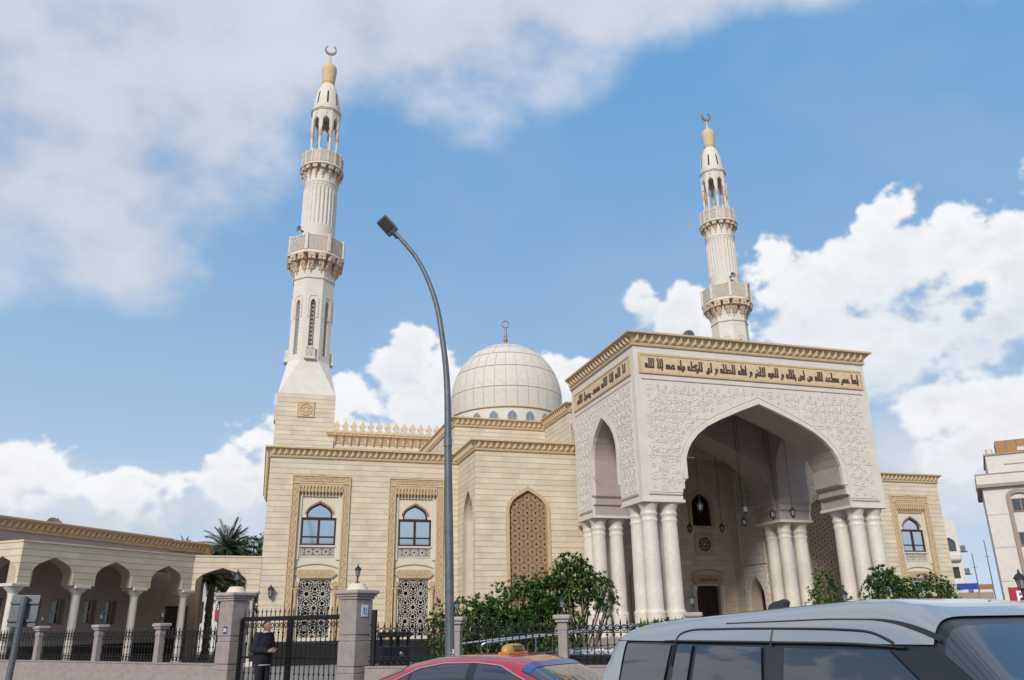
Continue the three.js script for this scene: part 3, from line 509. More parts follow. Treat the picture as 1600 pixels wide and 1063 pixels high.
// ---------------------------------------------------------------- the entrance portal
const PX = 17.84, PZ0 = -26, PZ1 = -32.4, PB = 5.7, PT = 11.43;
const portal = thing('entrance_portal', 'tall white entrance portal with carved scrollwork, inscription bands and clustered columns', 'portal', [PX, 0, -29.2]);
{
  const T = (n, geo, m, p = portal) => part(n, geo, m, p), Z = 3.2;   // local: x across, z out; front plane at +3.2
  const OPEN = (b = 0, top = 9.44) => [[-3.58 + b, PB - .01], [-3.58 + b, 6.06], [-3.46 + b, 6.12], [-3.46 + b, 6.36], [-3.33 + b, 6.46], ...ARCH.slice().reverse().map(([t, h]) => [-(3.33 - b) * t, 7.2 + (top - b - 7.2) * h]), ...ARCH.slice(1).map(([t, h]) => [(3.33 - b) * t, 7.2 + (top - b - 7.2) * h]), [3.33 - b, 6.46], [3.46 - b, 6.36], [3.46 - b, 6.12], [3.58 - b, 6.06], [3.58 - b, PB - .01]];
  const wallShape = (hw, top) => { const o = OPEN(); return [[-hw, PB], [-3.58, PB], ...o.slice(1, -1), [3.58, PB], [hw, PB], [hw, top], [-hw, top]]; };
  T('front_wall', ext(wallShape(5.16, PT), .1, [], Z - .1), C.white);
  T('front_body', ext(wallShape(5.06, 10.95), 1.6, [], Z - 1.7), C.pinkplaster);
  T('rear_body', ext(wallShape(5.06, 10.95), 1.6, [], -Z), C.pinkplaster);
  T('rear_wall', span(-5.16, 5.16, 9.6, PT, -Z - .1, -Z), C.white);
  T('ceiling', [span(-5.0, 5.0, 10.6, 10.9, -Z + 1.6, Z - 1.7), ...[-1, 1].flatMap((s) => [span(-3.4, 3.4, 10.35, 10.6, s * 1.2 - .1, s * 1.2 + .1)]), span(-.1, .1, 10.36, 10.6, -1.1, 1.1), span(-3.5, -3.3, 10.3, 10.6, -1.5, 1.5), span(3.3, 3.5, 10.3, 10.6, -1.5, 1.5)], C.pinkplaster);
  // stepped corbel mouldings on the inner faces of the piers
  const corb = [];
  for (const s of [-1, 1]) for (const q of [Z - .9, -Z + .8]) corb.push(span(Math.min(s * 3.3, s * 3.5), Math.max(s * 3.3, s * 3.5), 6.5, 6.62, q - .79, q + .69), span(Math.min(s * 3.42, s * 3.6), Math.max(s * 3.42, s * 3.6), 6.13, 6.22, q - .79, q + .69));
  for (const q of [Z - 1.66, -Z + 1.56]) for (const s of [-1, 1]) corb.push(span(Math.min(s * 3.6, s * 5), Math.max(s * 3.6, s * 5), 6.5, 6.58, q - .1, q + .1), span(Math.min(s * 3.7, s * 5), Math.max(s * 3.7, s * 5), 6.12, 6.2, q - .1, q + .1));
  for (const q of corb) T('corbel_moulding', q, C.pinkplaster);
  // side walls, each with its own arch
  for (const s of [-1, 1]) {
    const m = new THREE.Matrix4().makeRotationY(s * Math.PI / 2), o = [[-1.42, PB - .01], [-1.42, 6.06], [-1.34, 6.12], [-1.34, 6.36], [-1.24, 6.46], ...ARCH.slice().reverse().map(([t, h]) => [-1.24 * t, 7.9 + 1.5 * h]), ...ARCH.slice(1).map(([t, h]) => [1.24 * t, 7.9 + 1.5 * h]), [1.24, 6.46], [1.34, 6.36], [1.34, 6.12], [1.42, 6.06], [1.42, PB - .01]];
    const sh = (hw, top) => [[-hw, PB], [-1.42, PB], ...o.slice(1, -1), [1.42, PB], [hw, PB], [hw, top], [-hw, top]];
    const put = (g) => g.applyMatrix4(m);
    T('side_wall', put(ext(sh(3.098, PT), .1, [], 5.06).translate(0, 0, 0)), C.white);
    T('side_body', put(ext(sh(1.55, 10.95), 1.5, [], 5.055 - 1.5)), C.pinkplaster);
    T('arch_border', put(ext([...ARCH.slice().reverse().map(([t, h]) => [-1.4 * t, 7.9 + 1.72 * h]), ...ARCH.slice(1).map(([t, h]) => [1.4 * t, 7.9 + 1.72 * h]), [1.4, 6.46], [1.24, 6.46], ...ARCH.slice().reverse().map(([t, h]) => [1.24 * t, 7.9 + 1.5 * h]), ...ARCH.slice(1).map(([t, h]) => [-1.24 * t, 7.9 + 1.5 * h]), [-1.24, 6.46], [-1.4, 6.46]], .05, [], 5.16)), C.white);
    const border = (x) => Math.abs(x) < 1.45 ? 7.9 + 1.75 * archY(x / 1.42) : 0, okS = (x, y) => Math.abs(x) < 2.85 && y < 10.05 && y > 5.95 && (Math.abs(x) > 1.55 || y > Math.max(border(x), Math.abs(x) < 1.5 ? 7.9 : 0) + .1) && (Math.abs(x) > 1.58 || y > 6.5);
    const cols = [-2.88, -2.15, -1.46, -.73, 0, .73, 1.46, 2.15, 2.88], rows = [5.92, 7.2, 8.65, 10.1];
    for (let i = 0; i < 8; i++) for (let j = 0; j < 3; j++) { const a = cols[i] + .006, b = cols[i + 1] - .006, n = 6, lo = []; for (let k = 0; k <= n; k++) { const x = a + (b - a) * k / n; lo.push([x, Math.max(rows[j] + .006, Math.abs((a + b) / 2) < 1.46 ? border(x) : 0)]); } const top = rows[j + 1] - .006; if (Math.min(...lo.map((p) => p[1])) > top - .1) continue; const pl = lo.map(([x, y]) => [x, Math.min(y, top - .004)]); T('carved_panel', put(ext([...pl, [b, top], [a, top]], .025, [], 5.16)), C.white); }
    T('carved_relief', put(mg(scrollField(-2.85, 2.85, 5.95, 10.05, .37, okS, 5.187, 17 + s))), C.relief);
    for (const q of [span(-2.9, 2.9, 10.1, 10.14, 5.16, 5.2), span(-2.9, -1.46, 5.86, 5.9, 5.16, 5.2), span(1.46, 2.9, 5.86, 5.9, 5.16, 5.2)]) T('edge_moulding', put(q), C.joint);
    const ins = T('inscription_panel', put(mg([span(-2.9, 2.9, 10.37, 11.08, 5.16, 5.19)])), C.inscr);
    part('frame', put(mg([ext(rect(-2.93, 10.34, 2.93, 11.11), .05, [rect(-2.86, 10.41, 2.86, 11.04)], 5.161)])), C.tan, ins);
    kufic(portal, ['X', 'A.Lh', 'A,X', 'ALLh', 'mjmd', 'rswL', 'ALLh'], 2.55, -2.5, 10.6, .31, 5.205, (L) => part('letters', put(mg(L)), C.brown, ins));
  }
  // front: arch border, carved panels, inscription
  const outerB = OPEN(-.17, 9.46), innerB = OPEN(0);
  T('arch_border', ext([...outerB.slice(4, -4), ...innerB.slice(4, -4).reverse()], .05, [], Z), C.white);
  const border = (x) => Math.abs(x) < 3.56 ? 7.2 + 2.5 * archY(x / 3.54) : 0;
  const cols = [-4.87, -4.22, -3.57, -2.975, -2.38, -1.785, -1.19, -.595, 0, .595, 1.19, 1.785, 2.38, 2.975, 3.57, 4.22, 4.87], rows = [5.95, 7.25, 8.7, 10.1];
  for (let i = 0; i < 16; i++) for (let j = 0; j < 3; j++) {
    const a = cols[i] + .006, b = cols[i + 1] - .006, lo = []; for (let k = 0; k <= 6; k++) { const x = a + (b - a) * k / 6; lo.push([x, Math.max(rows[j] + .006, Math.abs((a + b) / 2) < 3.57 ? border(x) : 0)]); }
    const top = rows[j + 1] - .006; if (Math.min(...lo.map((p) => p[1])) > top - .1) continue;
    T('carved_panel', ext([...lo.map(([x, y]) => [x, Math.min(y, top - .004)]), [b, top], [a, top]], .025, [], Z), C.white);
  }
  const ok = (x, y) => Math.abs(x) < 4.82 && y < 10.03 && y > 6.0 && (Math.abs(x) > 3.68 || y > border(x) + .1);
  T('carved_relief', scrollField(-4.82, 4.82, 6.0, 10.05, .37, ok, Z + .027, 29), C.relief);
  for (const q of [span(-4.9, 4.9, 10.12, 10.155, Z, Z + .04), span(-4.9, -3.6, 5.86, 5.9, Z, Z + .04), span(3.6, 4.9, 5.86, 5.9, Z, Z + .04)]) T('edge_moulding', q, C.joint);
  const ins = T('inscription_panel', span(-4.95, 4.95, 10.37, 11.1, Z, Z + .015), C.joint);
  for (let i = 0; i < 12; i++) part('slab', span(-4.95 + i * .825 + .004, -4.95 + (i + 1) * .825 - .004, 10.37, 11.1, Z + .015, Z + .035), C.inscr, ins);
  part('frame', ext(rect(-4.98, 10.34, 4.98, 11.13), .055, [rect(-4.9, 10.42, 4.9, 11.05)], Z + .001), C.tan, ins);
  kufic(portal, ['A,tmA', 'temr', 'msA jd', 'ALLh', 'mn', 'Amn', 't,ALLh', 'w', 'ALtwm', 'AXj.r', 'w', 'Aq.Am', 'ALSXh', 'w', 'Aty', 'ALr.kAh', 'wLm', 'tjs', 'A,X', 'ALLh'], 4.78, -4.72, 10.6, .34, Z + .052, (L) => part('letters', L, C.brown, ins));
  const soffit = []; for (const sx of [-1, 1]) for (const sz of [-1, 1]) soffit.push(span(Math.min(sx * 3.52, sx * 5.2), Math.max(sx * 3.52, sx * 5.2), PB - .1, PB - .002, Math.min(sz * 1.38, sz * 3.24), Math.max(sz * 1.38, sz * 3.24)));
  for (const q of soffit) T('impost_slab', q, C.white);
  // columns in clusters of four
  const prof = [[.36, 0], [.36, .12], [.33, .14], [.33, .78], [.345, .8], [.345, .86], [.31, .89], [.295, .95], [.292, 2.0], [.275, 3.6], [.27, 3.86], [.3, 3.9], [.3, 3.96], [.275, 3.99], [.275, 4.08], [.31, 4.12], [.31, 4.18], [.28, 4.22], [.285, 4.3], [.335, 4.42], [.36, 4.47], [.36, 4.53]].map(([r, y]) => [r, y + FLOOR]);
  const cg = mg([lathe(prof, 28)]);
  for (const sx of [-1, 1]) for (const sz of [-1, 1]) for (const ax of [0, 1]) for (const az of [0, 1]) { const c = raw('column', cg, C.marble, portal); c.position.set(sx * (4.78 - ax * .78), 0, sz * (2.8 - az * .92)); }
  // roof and cornice
  T('roof', span(-5.0, 5.0, 10.95, 11.5, -3.1, 3.1), C.pinkplaster);
}
cornice(portal, [[PX - 5.16, PZ1 - .1], [PX - 5.16, PZ0], [PX + 5.16, PZ0], [PX + 5.16, PZ1 - .1]], PT - .02, .52, .3, .302, [2]);

// ---------------------------------------------------------------- minarets
function ring(n, apo, y0, y1, turn = 0) { const R = apo / Math.cos(Math.PI / n); return new THREE.CylinderGeometry(R, R, y1 - y0, n).rotateY(Math.PI / n + turn).translate(0, (y0 + y1) / 2, 0); }
function minaret(label, pos) {
  const g = thing('minaret', label, 'minaret', pos, 0, 'twin minarets of the mosque');
  const T = (n, geo, m, p = g) => part(n, geo, m, p);
  const b = T('base', span(-1.72, 1.72, 0, 15.3, -1.72, 1.72), C.joint);
  for (let k = 0; k < 22; k++) { const y = 8.9 + k * .291; T('stone_course', [span(-1.765, 1.765, y, y + .275, -1.765, 1.765)], stoneFor(.291, 8.9), b); }
  for (const q of [0, 1, 3]) { const o = new THREE.Group(); o.name = 'ornament_tile'; o.rotation.y = q * Math.PI / 2; g.add(o); T('tile', rbox(1.05, 1.0, .1, 0, 14.3, 1.77, .02), C.tanLight, o); T('rosette', [new THREE.TorusGeometry(.36, .03, 6, 24).translate(0, 14.3, 1.83), ...Array.from({ length: 8 }, (_, k) => new THREE.TorusGeometry(.1, .025, 5, 12).translate(Math.cos(k * Math.PI / 4) * .24, 14.3 + Math.sin(k * Math.PI / 4) * .24, 1.83)), ext(rect(-.5, 13.83, .5, 14.77), .03, [rect(-.44, 13.89, .44, 14.71)], 1.815)], C.tan, o); }
  const A = 1.3, R8 = A / Math.cos(Math.PI / 8), P = [];
  for (const s of [-1, 1]) for (const t of [-1, 1]) P.push(new THREE.Vector3(s * 1.74, 15.3, t * 1.74));
  for (let k = 0; k < 8; k++) { const a = Math.PI / 8 + k * Math.PI / 4; P.push(new THREE.Vector3(Math.cos(a) * R8, 17.7, Math.sin(a) * R8)); }
  T('broach', new ConvexGeometry(P), C.minaret);
  // octagonal shaft: eight faces, each with a tall slit
  const fw = A * Math.tan(Math.PI / 8), slit = archPts(0, .165, 18.1, 21.6, 21.9);
  const face = mg([ext(rect(-fw, 17.7, fw, 24.9), .22, [slit], A - .22)]);
  const lat = mg([...Array.from({ length: 13 }, (_, i) => new THREE.TorusGeometry(.11, .017, 5, 10).translate(0, 18.25 + i * .28, A - .17)), ...Array.from({ length: 14 }, (_, i) => bar2(-.16, 18.11 + i * .28, .16, 18.11 + i * .28, .016, .03, A - .17))]);
  const hood = mg([ext([[-.34, 20.6], [-.34, 21.95], [-.2, 22.2], [.2, 22.2], [.34, 21.95], [.34, 20.6], [.28, 20.6], [.28, 21.92], [.17, 22.12], [-.17, 22.12], [-.28, 21.92], [-.28, 20.6]], .05, [], A), ext([[-.34, 20.6], [.34, 20.6], [.34, 21.95], [.2, 22.2], [-.2, 22.2], [-.34, 21.95]], .02, [archPts(0, .17, 20.61, 21.6, 21.92)], A)]);
  for (let k = 0; k < 8; k++) {
    const s = new THREE.Group(); s.name = 'shaft_face'; s.rotation.y = k * Math.PI / 4; g.add(s);
    raw('wall', face, C.minaret, s); raw('slit_lattice', lat, C.latticeRose, s); raw('hood', hood, C.cream, s);
    if (k % 2 === 0) T('balconet', [span(-.36, .36, 17.72, 17.86, A, A + .26), span(-.31, -.25, 17.86, 18.52, A, A + .23), span(.25, .31, 17.86, 18.52, A, A + .23), span(-.31, .31, 18.46, 18.54, A + .15, A + .235), starLattice(-.26, 17.86, .26, 18.48, .26, .03, .04, A + .19)], C.cream, s);
  }
  T('stair_newel', cyl(.62, .62, 7.3, 16, 0, 17.65, 0), C.minaret);
  T('shaft_moulding', [ring(8, A + .05, 23.36, 23.42), ring(8, A + .03, 24.9, 25.0)], C.joint);
  // first balcony
  const br = mg([ext([[0, -.02], [.5, -.02], [.5, -.2], [.42, -.36], [.34, -.4], [.34, -.5], [.26, -.66], [.2, -.7], [.2, -.8], [.1, -.98], [0, -1.05]], .3, [], -.15).rotateY(-Math.PI / 2), span(-.24, -.04, -.4, -.02, .2, .52), span(.04, .24, -.4, -.02, .2, .52), span(-.2, .2, -.2, -.02, .3, .55), lathe([[.0, -1.24], [.035, -1.2], [.035, -1.12], [.07, -.95]], 6).translate(0, 0, .06), lathe([[.0, -.8], [.04, -.76], [.09, -.5]], 6).translate(.12, 0, .24), lathe([[.0, -.8], [.04, -.76], [.09, -.5]], 6).translate(-.12, 0, .24)]);
  for (let k = 0; k < 8; k++) for (const s of [-1, 1]) { const q = raw('bracket', br, C.rose, g); const a = k * Math.PI / 4; q.rotation.y = a; q.position.set(Math.sin(a) * A + Math.cos(a) * s * .34, 24.98, Math.cos(a) * A - Math.sin(a) * s * .34); }
  T('balcony_floor', [ring(8, 1.86, 24.98, 25.06), ring(8, 1.8, 25.06, 25.2)], C.cream);
  const pw = 1.72 * Math.tan(Math.PI / 8), pan = mg([ext(rect(-pw + .12, 25.2, pw - .12, 26.3), .06, [], 1.69), starLattice(-pw + .14, 25.28, pw - .14, 26.25, .26, .024, .03, 1.77), span(-pw + .1, pw - .1, 26.28, 26.36, 1.66, 1.79)]);
  for (let k = 0; k < 8; k++) { const q = raw('balcony_panel', pan, C.latticeRose, g); q.rotation.y = k * Math.PI / 4; const p = T('balcony_post', rbox(.22, 1.28, .22, 0, 25.82, 0, .03), C.cream); const a = Math.PI / 8 + k * Math.PI / 4; p.position.set(Math.sin(a) * 1.87, 0, Math.cos(a) * 1.87); p.rotation.y = a; }
  // round fluted stage
  const r = 1.14; T('round_shaft', lathe([[r + .03, 25.0], [r + .03, 27.4], [r + .05, 27.42], [r + .05, 27.5], [r - .03, 27.52], [r - .05, 30.4], [r, 30.42], [r, 30.78], [r + .05, 30.8], [r + .05, 30.86], [r - .02, 30.9], [r - .02, 32]], 40), C.minaret);
  const fl = []; for (let k = 0; k < 26; k++) { const a = k / 26 * 2 * Math.PI; fl.push(cyl(.115, .112, 2.86, 6).translate(Math.cos(a) * (r - .07), 27.53, Math.sin(a) * (r - .07))); }
  T('fluting', fl, C.minaret);
  const dm = []; for (let k = 0; k < 26; k++) { const a = k / 26 * 2 * Math.PI; dm.push(new THREE.OctahedronGeometry(.075).scale(1, 1, .5).translate(0, 30.6, r).rotateY(a)); }
  T('bead_row', dm, C.rose);
  const b2 = mg([ext([[0, 0], [.36, 0], [.36, -.16], [.28, -.3], [.2, -.36], [.18, -.5], [.08, -.66], [0, -.7]], .16, [], -.08).rotateY(-Math.PI / 2), span(-.16, .16, -.28, 0, .1, .35), lathe([[0, -1.0], [.03, -.96], [.03, -.8], [.07, -.6]], 6).translate(0, 0, .07)]);
  for (let k = 0; k < 16; k++) { const q = raw('bracket', b2, C.rose, g), a = k * Math.PI / 8; q.rotation.y = a; q.position.set(Math.sin(a) * (r - .03), 32.02, Math.cos(a) * (r - .03)); }
  T('balcony_floor', lathe([[1.0, 32.0], [1.5, 32.0], [1.54, 32.05], [1.5, 32.12], [1.45, 32.2], [.9, 32.2]], 40), C.cream);
  const p2 = mg([ext(rect(-.2, 32.2, .2, 33.12), .05, [], 1.35), starLattice(-.19, 32.25, .19, 33.08, .2, .022, .03, 1.41), span(-.24, .24, 33.1, 33.16, 1.33, 1.43)]);
  for (let k = 0; k < 16; k++) { const a = k * Math.PI / 8; const q = raw('balcony_panel', p2, C.latticeRose, g); q.rotation.y = a; const p = T('balcony_post', rbox(.13, 1.1, .13, 0, 32.72, 0, .02), C.cream); p.position.set(Math.sin(a + Math.PI / 16) * 1.4, 0, Math.cos(a + Math.PI / 16) * 1.4); p.rotation.y = a + Math.PI / 16; }
  // open lantern on eight columns
  const la = .96, lf = la * Math.tan(Math.PI / 8), lR = la / Math.cos(Math.PI / 8);
  const col = mg([lathe([[.13, 32.2], [.13, 32.35], [.085, 32.42], [.08, 34.55]], 12)]), cap = mg([lathe([[.08, 34.55], [.12, 34.6], [.1, 34.66], [.13, 34.8], [.15, 35.0], [.15, 35.06]], 12)]);
  const plate = mg([ext([[-lf, 35.05], [-lf + .12, 35.05], [-lf + .12, 35.35], [-lf + .17, 35.4], [-lf + .17, 36.0], [0, 36.25], [lf - .17, 36.0], [lf - .17, 35.4], [lf - .12, 35.35], [lf - .12, 35.05], [lf, 35.05], [lf, 36.9], [-lf, 36.9]], .16, [], la - .16), ext([[-lf + .1, 35.5], [-lf + .1, 36.1], [0, 36.38], [lf - .1, 36.1], [lf - .1, 35.5], [lf - .14, 35.5], [lf - .14, 36.07], [0, 36.33], [-lf + .14, 36.07], [-lf + .14, 35.5]], .03, [], la)]);
  for (let k = 0; k < 8; k++) {
    const a = k * Math.PI / 4, c = raw('lantern_column', col, C.minaret, g); c.position.set(Math.sin(a + Math.PI / 8) * (lR - .1), 0, Math.cos(a + Math.PI / 8) * (lR - .1)); raw('capital', cap, C.rose, c);
    const q = raw('lantern_arch', plate, C.minaret, g); q.rotation.y = a; const rs = T('boss', new THREE.SphereGeometry(.07, 8, 6).scale(1, 1, .5).translate(0, 36.55, la + .01), C.rose, q);
  }
  T('lantern_moulding', [ring(8, la + .06, 36.82, 36.88), ring(8, la + .1, 36.9, 37.0), ring(8, la + .02, 37.0, 37.06)], C.cream);
  // little dome with slits
  const prof = [[.97, 37.05], [.96, 37.4], [.93, 37.7], [.88, 38.1], [.8, 38.5], [.72, 38.8], [.62, 39.1], [.52, 39.3], [.46, 39.42]], N = 48, V = [];
  for (let k = 0; k < N; k++) for (let j = 0; j < prof.length - 1; j++) { if (k % 6 === 0 && j >= 1 && j < 4) continue; const a = (k - .5) / N * 2 * Math.PI, c = (k + .5) / N * 2 * Math.PI, q = (t, p) => [Math.sin(t) * p[0], p[1], Math.cos(t) * p[0]]; V.push(q(a, prof[j]), q(c, prof[j]), q(c, prof[j + 1]), q(a, prof[j]), q(c, prof[j + 1]), q(a, prof[j + 1])); }
  const dg = new THREE.BufferGeometry(); dg.setAttribute('position', new THREE.Float32BufferAttribute(V.flat(), 3)); dg.computeVertexNormals();
  T('cupola', dg, C.minaret);
  T('cupola_floor', ring(8, .9, 37.02, 37.07), C.minaret);
  T('finial', lathe([[.46, 39.4], [.48, 39.44], [.41, 39.5], [.4, 39.56], [.47, 39.62], [.45, 39.7], [.52, 40.4], [.555, 40.8], [.54, 41.0], [.45, 41.2], [.25, 41.36], [.13, 41.4], [.15, 41.5], [.09, 41.6], [.11, 41.7], [.07, 41.8], [.04, 42.3]], 28), C.bulb);
  const cr = [], n = 28; for (let i = 0; i <= n; i++) { const a = rad(-90 - 148 + i / n * 296); cr.push([Math.cos(a) * .44, 42.68 + Math.sin(a) * .44]); } for (let i = n; i >= 0; i--) { const a = rad(-90 - 142 + i / n * 284); cr.push([Math.cos(a) * .335, 42.755 + Math.sin(a) * .335]); }
  T('crescent', ext(cr, .1, [], -.05), C.bronze);
  return g;
}
const min1 = minaret('tall cream minaret rising behind the two-window wing with the low arcade beside it', [1.85, 0, -51.6]);
copyOf(min1, [33.65, 0, -51.6], 0, 'tall cream minaret whose lower stage is hidden behind the white portal roof');

// ---------------------------------------------------------------- prayer hall with its crenellated parapet, and the dome
const hall = thing('prayer_hall', 'cream prayer hall wall with tan bracketed frieze and leaf-shaped crenellations', 'hall', [CX, 0, -60]);
coursed(hall, [3.5, -50], [32.1, -50], 8.0, 12.3, [], { ch: .29 });
world('wall', [span(3.52, 32.08, 8, 12.3, -70, -69.6), span(3.52, 3.9, 8, 12.3, -69.6, -50.4), span(31.7, 32.08, 8, 12.3, -69.6, -50.4)], C.stone, hall);
world('roof', span(3.6, 32, 12.2, 12.6, -69.9, -50.05), C.pinkplaster, hall);
{
  const path = [[3.5, -70], [3.5, -50], [32.1, -50], [32.1, -70]];
  const fz = world('frieze', [sweep(path, [[-.2, 12.3], [.04, 12.3], [.08, 12.45], [.2, 12.7], [.3, 12.78], [.3, 12.86], [.34, 12.9], [.34, 12.98], [-.2, 12.98]])], C.tan, hall);
  const dr = mg([lathe([[0, 12.2], [.05, 12.26], [.06, 12.36], [.11, 12.46], [.13, 12.62]], 6)]), dent = mg([span(-.05, .05, 12.76, 12.86, .2, .38)]);
  for (let i = 0; i < 60; i++) { const q = raw('bracket', dr, C.tanLight, fz); q.position.set(3.7 + i * .476, 0, -49.92); if (i < 60) { const d = raw('dentil', dent, C.tanLight, fz); d.position.set(3.7 + i * .476, 0, -50); } }
  const mer = mg([ext([[-.24, 12.98], [.24, 12.98], [.24, 13.12], [.13, 13.2], [.11, 13.3], [.2, 13.38], [.21, 13.48], [.12, 13.55], [.08, 13.62], [0, 13.78], [-.08, 13.62], [-.12, 13.55], [-.21, 13.48], [-.2, 13.38], [-.11, 13.3], [-.13, 13.2], [-.24, 13.12]], .16, [], -.08)]);
  for (let i = 0; i < 54; i++) { const q = raw('merlon', mer, C.merlon, hall); q.position.set(3.8 + i * .527 - CX, 0, -49.95 + 60); }
}
const dome = thing('mosque_dome', 'large panelled beige dome on a round drum with arched windows and ring finial', 'dome', [CX, 0, -60]);
{
  const T = (n, geo, m, p = dome) => part(n, geo, m, p), R = 4.42;
  T('drum', [lathe([[R - .08, 12.4], [R - .08, 15.2], [R - .02, 15.22], [R - .02, 16.9]], 64)], C.white);
  T('drum_moulding', lathe([[R - .1, 16.86], [R + .06, 16.88], [R + .1, 16.94], [R + .06, 17.0], [R - .1, 17.02]], 64), C.joint);
  const wi = mg([ext(archPts(0, .33, 15.35, 16.25, 16.62), .03, [], R - .05)]), wf = mg([ext(archPts(0, .38, 15.3, 16.25, 16.68), .07, [archPts(0, .31, 15.37, 16.25, 16.6)], R - .06), span(-.015, .015, 15.35, 16.55, R - .03, R + .01), span(-.31, .31, 16.0, 16.03, R - .03, R + .008)]);
  for (let k = 0; k < 20; k++) { const q = raw('drum_window', wi, M.drumGlass ??= M([.25, .32, .36], { rough: .1, metal: .6 }), dome); q.rotation.y = k * Math.PI / 10 + .12; raw('frame', wf, C.domeJoint, q); }
  const N = 32, rows = [17.0, 18.55, 20.3, 21.55, 22.35, 22.85], pr = (y) => y < 18.3 ? R - .02 + .06 * (y - 17) / 1.3 : (R + .04) * Math.pow(Math.max(0, 1 - ((y - 18.3) / 4.9) ** 2.05), .5);
  T('dome_shell', lathe([...Array.from({ length: 40 }, (_, i) => { const y = 17 + 6.19 * Math.sin(i / 40 * Math.PI / 2); return [Math.max(.02, pr(y) - .05), y - .02]; }), [0, 23.16]], 64), C.domeJoint);
  for (let j = 0; j < rows.length - 1; j++) {
    const n = j < 3 ? N : j < 4 ? N / 2 : N / 4, V = [], st = 5, sa = 4, y0 = rows[j] + .022, y1 = rows[j + 1] - .022;
    for (let a = 0; a < sa; a++) for (let b = 0; b < st; b++) {
      const q = (i, k) => { const y = y0 + (y1 - y0) * k / st, r = pr(y), gap = .02 / Math.max(r, .3), t = (-.5 + i / sa) * 2 * Math.PI / n * (1 - gap * n / Math.PI * .5); return [Math.sin(t) * r, y, Math.cos(t) * r]; };
      V.push(q(a, b), q(a + 1, b), q(a + 1, b + 1), q(a, b), q(a + 1, b + 1), q(a, b + 1));
    }
    const g = new THREE.BufferGeometry(); g.setAttribute('position', new THREE.Float32BufferAttribute(V.flat(), 3)); g.computeVertexNormals();
    const pg = mg([g]), uv = pg.attributes.uv, ps = pg.attributes.position; for (let i = 0; i < uv.count; i++) uv.setXY(i, Math.atan2(ps.getX(i), ps.getZ(i)) * 4.4, ps.getY(i));
    for (let k = 0; k < n; k++) { const p = raw('dome_panel', pg, C.dome, dome); p.rotation.y = k / n * 2 * Math.PI; }
  }
  const capP = []; for (let i = 0; i <= 8; i++) { const y = 22.87 + .33 * i / 8; capP.push([i === 8 ? .0 : pr(Math.min(y, 23.19)), y]); } T('crown', lathe(capP, 32), C.dome);
  T('finial', lathe([[.5, 23.1], [.38, 23.22], [.14, 23.4], [.1, 23.55], [.2, 23.68], [.17, 23.82], [.1, 23.9], [.15, 24.0], [.13, 24.15], [.08, 24.6], [.1, 24.7], [.05, 24.78]], 16), C.bronze);
  T('ring', new THREE.TorusGeometry(.3, .045, 8, 28).translate(0, 25.1, 0), C.bronze);
}

// ---------------------------------------------------------------- arcade and the low building behind it
const AH = 4.36;
const arcade = thing('arcade', 'low cream stone arcade of pointed arches on white columns beside the mosque', 'arcade', [-5, 0, -33]);
const B0 = [-7.4, -30], B1 = [-2.6, -35.7], Cc = [-10.6, -32.7];
{
  const fB = frameOf(B0, B1), col = mg([lathe([[.24, YARD], [.24, YARD + .1], [.2, YARD + .14], [.22, YARD + .3], [.14, YARD + .42], [.135, 2.72], [.16, 2.76], [.15, 2.8], [.28, 2.92], [.3, 2.98]], 20)]);
  const cap = mg([rbox(.62, .1, .62, 0, 3.02, 0, .02)]), foot = mg([rbox(.62, .2, .62, 0, YARD + .1, 0, .03)]);
  const post = (x, z, turn) => { const c = raw('column', col, C.marble, arcade); c.position.set(x + 5, 0, z + 33); c.rotation.y = turn; raw('capital', cap, C.marble, c); raw('base', foot, C.marble, c); };
  const seg = (A, B, us, w, o = {}) => coursed(arcade, A, B, 3.06, AH, us.map((u) => ({ u, w, y0: 3.06, ys: 3.42, ya: 3.93 })), { ch: .215, th: .5, ...o });
  seg(B0, B1, [1.23, 3.7, 6.17], .78); seg([-2.6, -35.7], [0, -35.98], [1.12], .98); seg(Cc, B0, [1.35, 3.3], .78);
  for (const u of [.12, 2.45, 4.92, 7.33]) post(B0[0] + fB.d[0] * u - fB.n[0] * .25, B0[1] + fB.d[1] * u - fB.n[1] * .25, fB.turn);
  post(-.33, -36.2, 0); post(-8.9, -31.6, -.7);
  world('coping', sweep([Cc, B0, B1, [-.02, -35.98]], [[-.5, AH], [.03, AH], [.03, AH + .06], [-.5, AH + .06]]), C.stone, arcade);
  // roof of the walk, back to the wall of the low building
  const Q = [[-10.6, -32.75], [-7.38, -30.05], [-2.6, -35.75], [-.02, -36.03], [-.02, -38.5], [-3.0, -41], [-9.4, -33.4], [-11, -35]];
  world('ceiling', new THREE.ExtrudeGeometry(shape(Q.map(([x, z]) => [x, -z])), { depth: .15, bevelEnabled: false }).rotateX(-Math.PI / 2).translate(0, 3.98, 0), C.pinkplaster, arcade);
}
const low = thing('low_building', 'low rendered building with a tan leaf cornice rising behind the arcade', 'building', [-7, 0, -37]);
